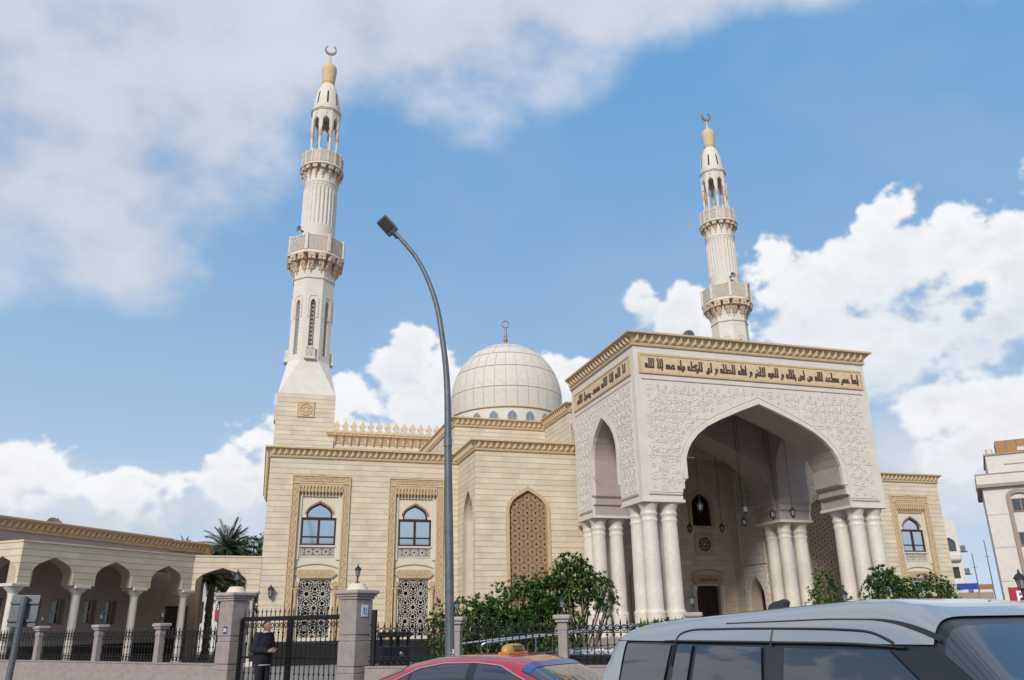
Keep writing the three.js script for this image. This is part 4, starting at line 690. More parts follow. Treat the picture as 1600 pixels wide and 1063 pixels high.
{
  const L0 = [-10.6, -30.5], L1 = [-4.09, -40.33], L2 = [-2.74, -41.97], L3 = [-2.79, -47];
  const f = frameOf(L0, L1), wallM = C.pinkplaster, holes = [];
  const us = [2.2, 3.35, 5.0, 6.1, 7.7, 8.8];
  for (const u of us) holes.push(rect(u - .3, 1.85, u + .3, 2.75));
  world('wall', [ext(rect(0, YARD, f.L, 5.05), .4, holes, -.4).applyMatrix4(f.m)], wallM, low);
  for (const u of us) { const w = new THREE.Group(); w.name = 'window'; w.position.set(L0[0] + f.d[0] * u + 7, 0, L0[1] + f.d[1] * u + 37); w.rotation.y = f.turn; low.add(w); part('frame', [ext(rect(-.3, 1.85, .3, 2.75), .06, [rect(-.25, 1.9, .25, 2.7)], -.3), span(-.25, .25, 2.27, 2.32, -.29, -.25)], C.tanLight, w); part('pane', span(-.26, .26, 1.88, 2.72, -.29, -.28), C.glassTint, w); }
  world('plinth', [ext(rect(0, YARD - .05, f.L, 1.1), .05, [], .0).applyMatrix4(f.m)], C.plinth, low);
  const f2 = frameOf(L1, L2), f3 = frameOf(L2, L3);
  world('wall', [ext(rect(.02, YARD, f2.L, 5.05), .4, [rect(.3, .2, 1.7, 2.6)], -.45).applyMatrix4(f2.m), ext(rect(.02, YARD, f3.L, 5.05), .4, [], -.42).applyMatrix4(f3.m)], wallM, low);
  world('door', ext(rect(.3, .2, 1.7, 2.6), .05, [], -.3).applyMatrix4(f2.m), C.doorWood, low);
  cornice(low, [L0, L1], 5.03, .47, .26, .28); cornice(low, [L1, L2, L3], 5.0, .46, .3, .28);
  world('roof', new THREE.ExtrudeGeometry(shape([L0, L1, L2, L3, [-16, -47], [-16, -34]].map(([x, z]) => [x, -z])), { depth: .2, bevelEnabled: false }).rotateX(-Math.PI / 2).translate(0, 5.1, 0), C.pinkplaster, low);
  const dsh = thing('satellite_dish', 'pale round satellite dish edge showing above the low building roof', 'dish', [-8.0, 4.9, -36.2], .9);
  part('reflector', lathe([[.02, 0], [.25, .05], [.42, .14], [.42, .16], [.25, .075], [.02, .03]], 20).rotateX(1.1).translate(0, .52, 0), C.granite, dsh); part('mast', cyl(.03, .03, .6, 8), C.steelGrey, dsh);
}

// ---------------------------------------------------------------- fence, gate pillars, gate, pillar lamps
const FENCE = [[-7.9, -30.8], [-5.9, -28.4], [2.2, -18.5], [6.7, -15.8], [14.5, -11.1]];
function lampOn(x, y, z, s, turn, label, group) {
  const g = thing('pillar_lamp', label, 'lamp', [x, y, z], turn, group), T = (n, geo, m) => part(n, geo, m, g).scale.setScalar(s);
  T('post', [lathe([[.1, 0], [.1, .03], [.05, .07], [.03, .12], [.035, .2], [.05, .24], [.03, .27], [.06, .31]], 12)], C.lampIron);
  T('glass', new THREE.CylinderGeometry(.12, .075, .26, 6).translate(0, .45, 0), C.lampGlass);
  const rib = []; for (let k = 0; k < 6; k++) { const a = k * Math.PI / 3; rib.push(bar([Math.sin(a) * .078, .32, Math.cos(a) * .078], [Math.sin(a) * .124, .58, Math.cos(a) * .124], .014)); }
  T('cage', [...rib, new THREE.TorusGeometry(.08, .012, 5, 6).rotateX(Math.PI / 2).rotateY(Math.PI / 6).translate(0, .32, 0)], C.lampIron);
  T('cap', [lathe([[.17, .575], [.165, .6], [.11, .68], [.05, .72], [.03, .76], [.035, .79], [.0, .85]], 6)], C.lampIron);
  return g;
}
{
  const caps = [];
  const turnAt = (i) => frameOf(FENCE[i], FENCE[i + 1]).turn;
  const small = [[-6.2, -28.76, 0], [-4.19, -26.31, 1], [-2.37, -24.08, 1], [4.02, -17.41, 2], [5.95, -16.25, 2], [8.18, -14.91, 3], [10.6, -13.45, 3]];
  const where = ['left of three before the arcade, by the grey road sign', 'before the arcade, second from the grey road sign', 'before the arcade, next to the stone gate pillar', 'behind the grey street lamp pole', 'in front of the leafy shrub', 'in front of the clustered portal columns', 'hidden behind the silver car'];
  const pos = [];
  small.forEach(([x, z, i], k) => {
    const g = thing('fence_pillar', 'slim pink granite fence pillar ' + where[k].replace('left of three ', ''), 'pillar', [x, 0, z], turnAt(i), 'slim granite pillars of the fence');
    part('shaft', rbox(.19, 2.0, .19, 0, .62, 0, .015), C.granite, g); part('cap', [rbox(.28, .06, .28, 0, 1.65, 0, .015), rbox(.36, .09, .36, 0, 1.72, 0, .03)], C.graniteCap, g); part('collar', rbox(.215, .1, .215, 0, 1.52, 0, .015), C.granite, g);
    lampOn(x, 1.765, z, .46, turnAt(i), 'black lantern on the slim fence pillar ' + where[k].replace('left of three ', ''), 'lanterns on the slim fence pillars'); pos.push([x, z]);
  });
  // big gate pillars
  const big = [[-.54, -21.85, 'carrying the blue house number plate'], [2.06, -18.68, 'between the gate and the grey street lamp']];
  big.forEach(([x, z, w], k) => {
    const g = thing('gate_pillar', 'broad pink granite gate pillar ' + w, 'pillar', [x, 0, z], turnAt(1), 'broad gate pillars');
    const H = k ? 2.26 : 2.34, s = part('shaft', [rbox(.5, .72, .5, 0, .3, 0, .012), box(.45, 2.0, .45, 0, 1.2, 0)], C.granite, g);
    [[.665, .14], [.805, .5], [1.305, .13], [1.435, H - 1.435 - .1]].forEach(([y, h], q) => part('stone_block', rbox(q % 2 ? .5 : .475, h - .012, q % 2 ? .5 : .475, 0, y + h / 2, 0, .012), C.granite, s));
    part('cap', [rbox(.56, .06, .56, 0, H - .07, 0, .02), rbox(.63, .05, .63, 0, H - .02, 0, .02), rbox(.71, .09, .71, 0, H + .05, 0, .03)], C.graniteCap, g);
    part('lamp_block', [new THREE.CylinderGeometry(.16, .25, .14, 8).translate(0, H + .165, 0)], C.stone, g);
    lampOn(x, H + .235, z, .5, 0, 'large black lantern on the gate pillar ' + w, 'lanterns on the gate pillars');
  });
  // low wall under the fence
  const wallSeg = (A, B, label) => { const f = frameOf(A, B), m = thing('fence_wall', label, 'wall', [A[0], 0, A[1]], 0, 'low granite walls under the fence'); part('wall', ext(rect(0, ROAD - .1, f.L, .78), .26, [], -.13).rotateY(f.turn), C.granite, m); part('coping', span(0, f.L, .78, .81, -.15, .15).rotateY(f.turn), C.granite, m); };
  wallSeg([-12.2, -34.4], [-6.2, -28.76], 'low pink granite wall beyond the road sign pole'); wallSeg([-6.2, -28.76], [-.76, -22.1], 'low pink granite wall before the arcade, up to the house number pillar'); wallSeg([2.32, -18.43], [6.7, -15.8], 'low pink granite wall behind the red taxi'); wallSeg([6.7, -15.8], [14.5, -11.1], 'low pink granite wall behind the silver car');
  // iron panels: pickets with spear tips, a row of rings above and below
  const picket = (y0, y1) => mg([cyl(.011, .011, y1 - y0 - .1, 6, 0, y0, 0), new THREE.ConeGeometry(.022, .12, 6).translate(0, y1 - .05, 0), new THREE.SphereGeometry(.026, 7, 5).translate(0, y0 + (y1 - y0) * .64, 0), new THREE.SphereGeometry(.026, 7, 5).translate(0, y0 + (y1 - y0) * .42, 0), cyl(.018, .018, .04, 6, 0, y1 - .13, 0)]);
  const pk = picket(.81, 1.69), ringG = (y, r) => new THREE.TorusGeometry(r, .011, 5, 8).scale(1, 1.15, 1).translate(0, y, 0);
  const panel = (A, B, label, opt = {}) => {
    const f = frameOf(A, B), g = thing('iron_fence', label, 'fence', [A[0], 0, A[1]], f.turn, 'black iron fence panels'), n = Math.max(2, Math.round(f.L / .14)), s = f.L / n, rg = [];
    for (let k = 0; k < n; k++) { const p = raw('picket', pk, C.iron, g); p.position.x = (k + .5) * s; rg.push(ringG(1.5, .05).translate(k * s + s, 0, 0), ringG(.9, .05).translate(k * s + s, 0, 0)); }
    rg.pop(); rg.pop();
    part('ring_row', rg, C.iron, g); part('rail', [span(0, f.L, 1.405, 1.425, -.014, .014), span(0, f.L, .985, 1.0, -.014, .014)], C.iron, g);
  };
  const mid = (a, b, t0, t1) => { const L = Math.hypot(b[0] - a[0], b[1] - a[1]), d = [(b[0] - a[0]) / L, (b[1] - a[1]) / L]; return [[a[0] + d[0] * t0, a[1] + d[1] * t0], [b[0] - d[0] * t1, b[1] - d[1] * t1]]; };
  panel(...mid([-8.6, -31.0], pos[0], .1, .14), 'black iron fence panel at the grey road sign pole');
  panel(...mid(pos[0], pos[1], .14, .14), 'black iron fence panel between the first two slim pillars before the arcade');
  panel(...mid(pos[1], pos[2], .14, .14), 'black iron fence panel between the second and third slim pillars before the arcade');
  panel(...mid(pos[2], [-.54, -21.85], .14, .32), 'black iron fence panel between slim pillar and house number pillar');
  panel(...mid([2.06, -18.68], pos[3], .32, .14), 'black iron fence panel between gate pillar and street lamp, over the dark bin');
  panel(...mid(pos[3], pos[4], .14, .14), 'black iron fence panel in front of the leafy shrub');
  panel(...mid(pos[4], pos[5], .14, .14), 'black iron fence panel in front of the portal columns, over white flowers');
  panel(...mid(pos[5], pos[6], .14, .14), 'black iron fence panel half hidden by the silver car');
  // gate
  const ga = [-.33, -21.6], gb = [1.84, -18.95], f = frameOf(ga, gb), g = thing('iron_gate', 'black iron double gate with spear tips between the two broad pillars', 'gate', [ga[0], 0, ga[1]], f.turn);
  const gp = mg([cyl(.012, .012, 1.95, 6, 0, 0, 0), new THREE.ConeGeometry(.022, .12, 6).translate(0, 2.0, 0), ...[.45, .62, 1.25, 1.5].map((y) => new THREE.SphereGeometry(.027, 7, 5).translate(0, y, 0))]), n = 22, s = f.L / n, rg = [];
  for (let k = 0; k < n; k++) { const p = raw('picket', gp, C.iron, g); p.position.x = (k + .5) * s; if (k < n - 1) rg.push(ringG(1.66, .045).translate((k + 1) * s, 0, 0), ringG(.28, .045).translate((k + 1) * s, 0, 0)); }
  part('ring_row', rg, C.iron, g);
  part('frame', [span(-.03, .06, 0, 1.83, -.035, .035), span(f.L - .06, f.L + .03, 0, 1.83, -.035, .035), span(f.L / 2 - .07, f.L / 2 - .005, 0, 1.8, -.036, .036), span(f.L / 2 + .005, f.L / 2 + .07, 0, 1.8, -.036, .036), span(.06, f.L - .06, 1.76, 1.86, -.03, .03), span(.06, f.L - .06, .1, .14, -.02, .02), span(.06, f.L - .06, .93, .98, -.02, .02)], C.iron, g);
  // hinge posts beside the pillars
  { const q = mid([2.06, -18.68], pos[3], .44, .14)[0]; const m = thing('fence_post', 'thick black iron post beside the gate pillar, over the low wall', 'post', [q[0], .78, q[1]], turnAt(2)); part('post', rbox(.1, 1.16, .1, 0, .58, 0, .01), C.iron, m); part('stay', [bar([-.1, .12, 0], [0, .12, 0], .03), bar([-.1, .85, 0], [0, .85, 0], .03)], C.iron, m); }
  // house number plate
  const font = await new FontLoader().loadAsync('fonts/droid/droid_sans_bold.typeface.json');
  globalThis.FONT = font;
  { const t = turnAt(1), h = thing('house_number_plate', 'small blue house number plate reading 26 on the gate pillar', 'sign', [-.54 + Math.sin(t) * .252 + Math.cos(t) * .05, 1.57, -21.85 + Math.cos(t) * .252 - Math.sin(t) * .05], t); part('plate', rbox(.15, .16, .012, 0, 0, .006, .005), M([.03, .04, .17], { rough: .4 }), h); const tg = new TextGeometry('26', { font, size: .08, depth: .006, curveSegments: 3 }); tg.center(); part('digits', tg.translate(0, 0, .015), M([.75, .75, .75]), h); }
  { const t = turnAt(1) + Math.PI / 2, h = thing('notice_plate', 'small pale blue notice plate on the side of the gate pillar', 'sign', [2.06 + Math.sin(t) * .258, 1.92, -18.68 + Math.cos(t) * .258], t); part('plate', rbox(.2, .24, .012, 0, 0, .0, .005), M([.55, .62, .68], { rough: .4 }), h); part('mark', [span(-.05, -.01, -.02, .07, .006, .01), span(-.05, .05, -.06, -.04, .006, .01), span(.02, .05, .0, .05, .006, .01)], M([.06, .18, .4]), h); }
}

// ---------------------------------------------------------------- things in the courtyard
{ // wheelchair ramp with its handrails
  const A = [4.4, -18.35], B = [10.2, -17.6], L = Math.hypot(B[0] - A[0], B[1] - A[1]), d = [(B[0] - A[0]) / L, (B[1] - A[1]) / L], turn = Math.atan2(-d[1], d[0]);
  const g = thing('access_ramp', 'sloping dark granite access ramp behind the fence and the leafy shrub', 'ramp', [A[0], YARD, A[1]], turn);
  part('slope', ext([[0, 0], [L, 0], [L, .52], [0, .03]], 1.3, [], -1.35), C.plinth, g); part('kerb_wall', [ext([[0, 0], [L, 0], [L, .72], [0, .2]], .12, [], -.05)], C.plinth, g);
  const rail = (off, u0, label) => {
    const h = thing('handrail', label, 'handrail', [A[0] + d[1] * off + d[0] * u0, YARD, A[1] - d[0] * off + d[1] * u0], turn, 'ramp handrails'), M1 = L - u0, k = .5 / L, y = (u) => .03 + (u + u0) * k;
    part('rail', tube([[-.06, y(0) + .78, 0], [-.1, y(0) + .9, 0], [-.02, y(0) + .985, 0], [.2, y(.2) + 1, 0], [M1 * .5, y(M1 * .5) + 1, 0], [M1, y(M1) + 1, 0]], .026, 48, 7), C.steelLight, h);
    part('lower_rail', bar([0, y(0) + .6, 0], [M1, y(M1) + .6, 0], .03), C.steelLight, h);
    for (let u = .05; u < M1; u += 1.1) part('baluster', bar([u, y(u), 0], [u, y(u) + 1, 0], .03), C.steelLight, h);
  };
  rail(.0, .45, 'polished steel ramp handrail on the street side'); rail(1.25, 0, 'polished steel ramp handrail on the mosque side');
  const p = thing('flower_planter', 'long dark planter with white flowers behind the fence', 'planter', [7.5, YARD, -16.75], -.5); part('trough', [span(-1.5, 1.6, 0, .8, -.3, .3)], C.plinth, p);
  const fl = []; const R = seeded(91); for (let k = 0; k < 420; k++) { const x = -1.4 + R() * 2.9, z = -.24 + R() * .5; fl.push(new THREE.OctahedronGeometry(.022 + R() * .02).translate(x, .82 + R() * .08, z)); } const fm = part('flowers', fl, M([.62, .62, .62]), p); fm.userData.kind = 'stuff';
}
{ const g = thing('litter_bin', 'dark blue metal litter bin standing behind the fence', 'bin', [3.22, YARD, -20.6], .5); part('body', [rbox(.6, 1.0, .5, 0, .5, 0, .04)], M([.012, .016, .03], { rough: .4 }), g); part('hood', [rbox(.66, .12, .56, 0, 1.26, 0, .04), ...[[-1, -1], [1, -1], [-1, 1], [1, 1]].map(([a, b]) => span(a * .26 - .03, a * .26 + .03, .98, 1.22, b * .2 - .03, b * .2 + .03))], C.iron, g); part('badge', lathe([[0, 0], [.07, .0], [.06, .012], [0, .015]], 14).rotateX(Math.PI / 2).translate(.02, .82, .252), C.steelLight, g); }
// wall lamps on the mosque
for (const [x, z, w] of [[.45, -35.86, 'beside the arcade arch'], [34.9, -35.86, 'beside the leafy bush at the building corner']]) { const g = thing('wall_lamp', 'small black wall lantern on the cream stone ' + w, 'lamp', [x, 2.75, z], 0, 'wall lanterns'); part('bracket', [rbox(.1, .3, .03, 0, .28, -.11, .01), bar([0, .38, -.1], [0, .4, .02], .02)], C.lampIron, g); part('glass', new THREE.CylinderGeometry(.1, .07, .3, 6).translate(0, .2, .03), C.lampGlass, g); part('cap', [lathe([[.15, .34], [.14, .37], [.04, .47], [0, .55]], 6).translate(0, 0, .03), lathe([[0, -.05], [.03, 0], [.08, .06]], 6).translate(0, 0, .03)], C.lampIron, g); const r = []; for (let k = 0; k < 6; k++) { const a = k * Math.PI / 3 + .5; r.push(bar([Math.sin(a) * .075, .05, Math.cos(a) * .075 + .03], [Math.sin(a) * .106, .35, Math.cos(a) * .106 + .03], .014)); } part('cage', r, C.lampIron, g); }
// lanterns hanging in the portal
{
  const spots = [[18.5, -33.36, 10.0, 5.45], [20.0, -33.1, 10.0, 5.45], [16.0, -27.9, 10.55, 5.62], [19.66, -30.7, 10.55, 5.45], [18.05, -28.0, 10.55, 5.6], [19.4, -28.2, 10.55, 5.45], [20.2, -28.0, 10.55, 5.5], [14.7, -31.3, 10.55, 5.4]];
  spots.forEach(([x, z, top, y], i) => {
    const g = thing('hanging_lantern', 'dark pendant lantern hanging on a long rod inside the portal', 'lantern', [x, y, z], i, 'pendant lanterns inside the portal');
    part('rod', cyl(.012, .012, top - y - .4, 6, 0, .4, 0), C.lampIron, g); part('glass', new THREE.CylinderGeometry(.1, .075, .2, 6).translate(0, .1, 0), C.lampGlass, g);
    const r = []; for (let k = 0; k < 6; k++) { const a = k * Math.PI / 3; r.push(bar([Math.sin(a) * .08, -.01, Math.cos(a) * .08], [Math.sin(a) * .105, .21, Math.cos(a) * .105], .022)); }
    part('cage', [...r, lathe([[.12, .2], [.12, .23], [.06, .3], [.025, .34], [.015, .4]], 6), lathe([[0, -.1], [.03, -.08], [.05, -.03], [.085, 0], [.085, .02]], 6)], C.lampIron, g);
  });
}
// horn loudspeakers
function horn(label, pos, turn, s) { const g = thing('loudspeaker', label, 'loudspeaker', pos, turn, 'horn loudspeakers of the mosque'); part('horn', lathe([[.03, 0], [.05, .1], [.1, .22], [.2, .34], [.3, .4], [.31, .42], [.28, .4], [.18, .33], [.06, .2], [.02, .18]], 20).rotateX(Math.PI / 2 - .1), M([.14, .16, .17], { rough: .5 }), g).scale.setScalar(s); part('driver', cyl(.09, .09, .2, 14).rotateX(-Math.PI / 2 - .1), M([.1, .11, .12], { rough: .5 }), g).scale.setScalar(s); part('stand', [bar([0, -.42, 0], [0, 0, 0], .04), rbox(.3, .04, .3, 0, -.44, 0, .01)], C.steelGrey, g).scale.setScalar(s); }
horn('grey horn loudspeaker on the white portal roof', [16.2, 12.45, -27.6], -1.0, 1);
horn('small horn loudspeaker on the lower balcony of the minaret above the two-window wing', [.75, 26.75, -50.4], -.8, .75);
horn('small horn loudspeaker on the lower balcony of the minaret behind the portal', [33.3, 26.95, -50.1], .1, .75);
horn('small horn loudspeaker at the outer side of the lower balcony, minaret behind the portal', [35.2, 26.75, -51.2], 1.2, .75);

// ---------------------------------------------------------------- street lamp, road sign, second street lamp
{
  const g = thing('street_lamp', 'tall grey street lamp with curved arm and flat lamp head', 'street lamp', [3.39, -.06, -15.17]);
  const pts = [[3.39, -.06, -15.17], [3.36, 2, -15.18], [3.31, 4.5, -15.19], [3.27, 6.17, -15.2], [3.19, 6.99, -15.23], [3.02, 7.98, -15.29], [2.68, 8.86, -15.39], [2.32, 9.38, -15.5], [2.14, 9.6, -15.56]];
  const crv = new THREE.CatmullRomCurve3(pts.map(([x, y, z]) => new THREE.Vector3(x - 3.39, y + .06, z + 15.17))), n = 60, V = [], idx = [], rs = 12, P = new THREE.Vector3();
  for (let i = 0; i <= n; i++) { const t = i / n; crv.getPoint(t, P); const T = crv.getTangent(t), S = new THREE.Vector3(0, 0, 1).cross(T).normalize(), B = T.clone().cross(S), r = P.y < 3.2 ? .086 : .086 - .042 * Math.min(1, (P.y - 3.2) / 6); for (let k = 0; k < rs; k++) { const a = k / rs * 2 * Math.PI; V.push(P.x + (S.x * Math.cos(a) + B.x * Math.sin(a)) * r, P.y + (S.y * Math.cos(a) + B.y * Math.sin(a)) * r, P.z + (S.z * Math.cos(a) + B.z * Math.sin(a)) * r); } }
  for (let i = 0; i < n; i++) for (let k = 0; k < rs; k++) { const a = i * rs + k, b = i * rs + (k + 1) % rs; idx.push(a, a + rs, b, b, a + rs, b + rs); }
  const pg = new THREE.BufferGeometry(); pg.setAttribute('position', new THREE.Float32BufferAttribute(V, 3)); pg.setIndex(idx); pg.computeVertexNormals();
  part('pole', pg, C.steelGrey, g);
  part('joint_collar', cyl(.083, .08, .16, 12, -.09, 4.95, -.02), C.steelGrey, g);
  part('base_plate', [rbox(.4, .03, .4, 0, .02, 0, .01), cyl(.13, .1, .25, 12, 0, .02, 0)], C.steelGrey, g);
  const scrapes = []; for (let k = 0; k < 7; k++) scrapes.push(rbox(.012 + (k % 3) * .008, .03 + (k % 2) * .05, .01, -.05 + k * .016, 1.05 + ((k * 37) % 11) * .018, .079 - Math.abs(k - 3) * .006, .003)); part('sticker_scraps', scrapes, M([.55, .55, .53]), g);
  const h = part('lamp_head', [new RoundedBoxGeometry(.34, .09, .52, 3, .044), new THREE.CylinderGeometry(.06, .07, .22, 10).rotateX(Math.PI / 2).translate(0, -.01, .31)], C.steelGrey, g);
  part('lens', [rbox(.25, .02, .34, 0, -.05, -.05, .01)], M([.06, .065, .07], { rough: .15 }), h);
  { const nn = new THREE.Vector3(-.3, -.5, .81).normalize(), ax = new THREE.Vector3(-.64, .72, 0); ax.addScaledVector(nn, -ax.dot(nn)).normalize(); const yy = nn.clone().negate(), zz = ax.clone().negate(), xx = yy.clone().cross(zz); h.quaternion.setFromRotationMatrix(new THREE.Matrix4().makeBasis(xx, yy, zz)); h.scale.setScalar(.82); h.position.set(2.14 - 3.39 + ax.x * .2, 9.63 + ax.y * .2, -15.56 + 15.17 + ax.z * .2); }
}
{ // road sign seen from behind
  const g = thing('road_sign', 'grey rectangular road sign seen from behind on a thin pole', 'road sign', [-2.97, -.06, -12.4], -.1);
  const p = part('pole', cyl(.04, .04, 2.1, 12), C.steelGrey, g); 
  part('plate', rbox(.34, .4, .015, 0, 1.92, -.06, .006), M([.2, .22, .23], { rough: .5, metal: .3, tex: texRough }), g); part('clamp', [rbox(.34, .035, .03, 0, 2.02, -.045, .005), rbox(.34, .035, .03, 0, 1.8, -.045, .005)], C.steelGrey, g);
  g.rotation.z = -.02;
}
{ const g = thing('street_lamp', 'distant grey street lamp before the white corner building', 'street lamp', [31.2, ROAD, -25.8]); part('pole', tube([[0, 0, 0], [0, 5, 0], [0, 9.0, 0]], .075, 12, 8), C.steelGrey, g); part('arm', bar([0, 8.9, 0], [.9, 9.15, 0], .06), C.steelGrey, g); part('lamp_head', rbox(.5, .09, .22, 1.05, 9.18, 0, .03), C.steelGrey, g); }
lampOn(13.2, 1.85, -11.9, .66, 0, 'large black lantern before the white corner building with the red sign', 'lanterns on the gate pillars');
{ const g = thing('gate_pillar', 'broad pink granite gate pillar behind the silver car roof', 'pillar', [13.2, 0, -11.9], .5, 'broad gate pillars'); part('shaft', rbox(.5, 2.1, .5, 0, .7, 0, .012), C.granite, g); part('cap', [rbox(.56, .06, .56, 0, 1.75, 0, .02), rbox(.71, .09, .71, 0, 1.81, 0, .03)], C.graniteCap, g); }

// ---------------------------------------------------------------- buildings beyond
{
  const white = M([.68, .63, .58], { tex: texPlaster }), trim = M([.36, .27, .22], { tex: texPlaster }), wood = M([.40, .22, .10], { tex: texTan }), gl = M([.12, .13, .13], { rough: .08, metal: .7 });
  const f = frameOf([52.4, -48.8], [60.7, -40.2]);
  const g = thing('corner_building', 'white corner building with brown framed arched window strips and stepped parapets', 'building', [67.6, -.72, -63], f.turn), T = (n, geo, m, p = g) => part(n, geo, m, p);
  g.scale.setScalar(1.29);
  T('wall', span(0, 14, 0, 11.3, -9, 0), white);
  T('parapet', span(-.3, 14.2, 11.3, 12.0, -9.3, .3), white); T('parapet_band', [span(-.34, 14.3, 11.05, 11.3, -9.3, .36), span(-.33, 14.2, 12.0, 12.08, -9.3, .34)], trim);
  T('upper_storey', span(.65, 14, 12.05, 13.55, -8, -.5), white); T('upper_band', span(.55, 14.1, 13.55, 13.68, -8, -.4), trim); T('slot', span(1.8, 3.1, 12.75, 12.83, -.5, -.47), trim);
  for (let i = 0; i < 9; i++) T('roof_board', span(1.5 + i * .72, 2.2 + i * .72, 13.68, 14.75, -4, -1.2), wood); T('roof_vent', rbox(.8, .3, .1, 3.3, 14.0, -1.2, .02), white); T('roof_tank', cyl(.25, .25, .6, 12, 1.0, 13.6, -1.5), white); T('roof_corner', span(4.2, 12, 14.7, 16.2, -4, -1.6), trim);
  T('wall_joint', [4.2, 6.6, 9.0].map((y) => span(.02, 1.35, y, y + .03, 0, .012)), trim); T('corner_band', span(3.65, 4.4, 0, 11.05, 0, .12), trim);
  for (let k = 0; k < 3; k++) {
    const x = 2.3 + k * 3.9, w = new THREE.Group(); w.name = 'window_strip'; w.position.x = x; g.add(w);
    const arc = (r, y, h) => Array.from({ length: 13 }, (_, i) => [Math.cos(i / 12 * Math.PI) * r, y + Math.sin(i / 12 * Math.PI) ** .7 * h]);
    part('surround', ext([[-.85, 0], [.85, 0], ...arc(.85, 10.2, .6), ], .2, [[[-.6, .02], [.6, .02], ...arc(.6, 10.1, .42)]], 0), trim, w);
    for (const [a, b] of [[9.2, 10.05], [6.7, 7.6], [4.3, 5.2], [2.2, 3.4]]) { const p = part('pane', span(-.58, .58, a, b, .01, .05), gl, w); part('frame', [span(-.6, .6, b, b + .07, .01, .12), span(-.6, .6, a - .05, a, .01, .1), span(-.03, .03, a, b, .02, .085), span(-.6, -.54, a, b, .01, .088), span(.54, .6, a, b, .01, .088)], trim, p); }
  }
  const s = thing('red_sign', 'red shop sign with white letters PAI at the corner building', 'sign', [38.2, 2.45, -34.9], -.5); part('board', rbox(2.6, .95, .12, 1.0, .1, 0, .02), M([.42, .02, .04], { rough: .4 }), s); const tg = new TextGeometry('PAI', { font: FONT, size: .55, depth: .03, curveSegments: 3 }); part('letters', tg.translate(-.05, -.15, .07), M([.8, .8, .8]), s); part('post', [cyl(.05, .05, 2.4, 8, .2, -2.65, 0), cyl(.05, .05, 2.4, 8, 1.8, -2.65, 0)], C.steelGrey, s);
  const f2 = frameOf([56.5, -63.9], [60.4, -60]);
  const a = thing('apartment_block', 'pale plastered apartment block with arched balconies beside the mosque corner', 'building', [56.5, ROAD, -63.9], f2.turn);
  const aw = [archPts(4.75, .48, 7.4, 8.1, 8.65), rect(4.25, 5.05, 5.15, 6.05), rect(4.2, 2.4, 5.1, 3.4)];
  part('wall', ext([[0, 0], [5.5, 0], [5.5, 10.2], [5.1, 10.2], [5.0, 10.45], [4.3, 10.5], [4.1, 10.8], [3.6, 10.85], [3.4, 10.5], [0, 10.5]], .4, aw, -.4), white, a); part('side_wall', span(5.1, 5.49, 0, 10.15, -7, -.41), white, a);
  part('roof', span(0, 5.2, 9.6, 9.8, -7, -.41), white, a);
  for (const y of [6.9, 4.6, 2.0]) part('balcony', rbox(1.5, .75, .55, 4.75, y, .2, .25), white, a);
  part('window', [ext(aw[0], .04, [], -.35), span(4.73, 4.77, 7.4, 8.6, -.31, -.27)], gl, a); part('window', [span(4.25, 5.15, 5.05, 6.05, -.36, -.33), span(4.68, 4.72, 5.05, 6.05, -.33, -.28)], gl, a); part('window', [span(4.2, 5.1, 2.4, 3.4, -.36, -.33)], gl, a);
  for (const y of [3.9, 5.7, 7.7]) part('air_conditioner', [rbox(.4, .5, .8, 5.75, y, -1.4, .03), span(5.49, 6.1, y - .3, y - .26, -1.9, -.9)], C.steelGrey, a);
  const k = thing('market_stall', 'shop front with blue awning and orange boards below the apartment block', 'stall', [55.3, 2.75, -56.0], f2.turn); k.scale.setScalar(.45); part('awning', [ext([[0, 3.2], [0, 2.3], [.9, 2.1], [.9, 2.2]], 3.4, [], 0).rotateY(-Math.PI / 2).translate(3.4, 0, 0)], M([.02, .05, .32], { tex: texRough }), k); part('board', [rbox(2.2, .9, .1, 4.6, 2.5, .2, .02)], M([.42, .17, .05], { tex: texRough }), k); part('stand', [span(0, 5.6, -6.5, 1.6, -2, 0), ...[0, 3.3, 5.5].map((x) => span(x, x + .08, 0, 3, .1, .18))], trim, k);
  for (const [x, z, h, l] of [[61.2, -58.0, 8.2, 'taller thin pale mast standing far off beyond the parked boats'], [60.2, -58.6, 7.1, 'shorter thin pale mast standing far off beyond the parked boats']]) single('mast', [cyl(.06, .035, h, 8, x, ROAD, z), bar([x - .3, h * .8, z], [x + .3, h * .8, z], .03)], C.steelGrey, l, 'mast');
  const c = thing('kiosk', 'low pale kiosk with dark roof edge far down the street', 'kiosk', [55.2, ROAD, -48.5], f2.turn); part('wall', span(0, 6, 0, 3.6, -3, 0), white, c); part('roof', span(-.2, 6.3, 3.6, 3.8, -3.2, .3), trim, c); part('window', [span(.6, 1.7, 1.6, 3.2, 0, .03), span(2.2, 3.3, 1.6, 3.2, 0, .03)], gl, c);
  // villa seen through the arcade
  const v = thing('white_villa', 'white villa wall with red sign board seen through the arcade arch', 'building', [-2.2, ROAD, -62], 0); part('wall', [span(-6, 3, 0, 5.2, -6, 0)], M([.72, .72, .74], { tex: texPlaster }), v); part('window', span(-2.6, -1.4, 2.2, 3.6, 0, .05), gl, v); part('shutter', [span(-4.6, -3.0, .2, 3.1, 0, .06)], M([.05, .1, .25]), v); part('sign_board', rbox(2.4, .7, .12, .6, 2.7, .1, .02), M([.45, .03, .06]), v); part('parapet', span(-6.1, 3.1, 5.2, 5.4, -6, .1), trim, v);
}

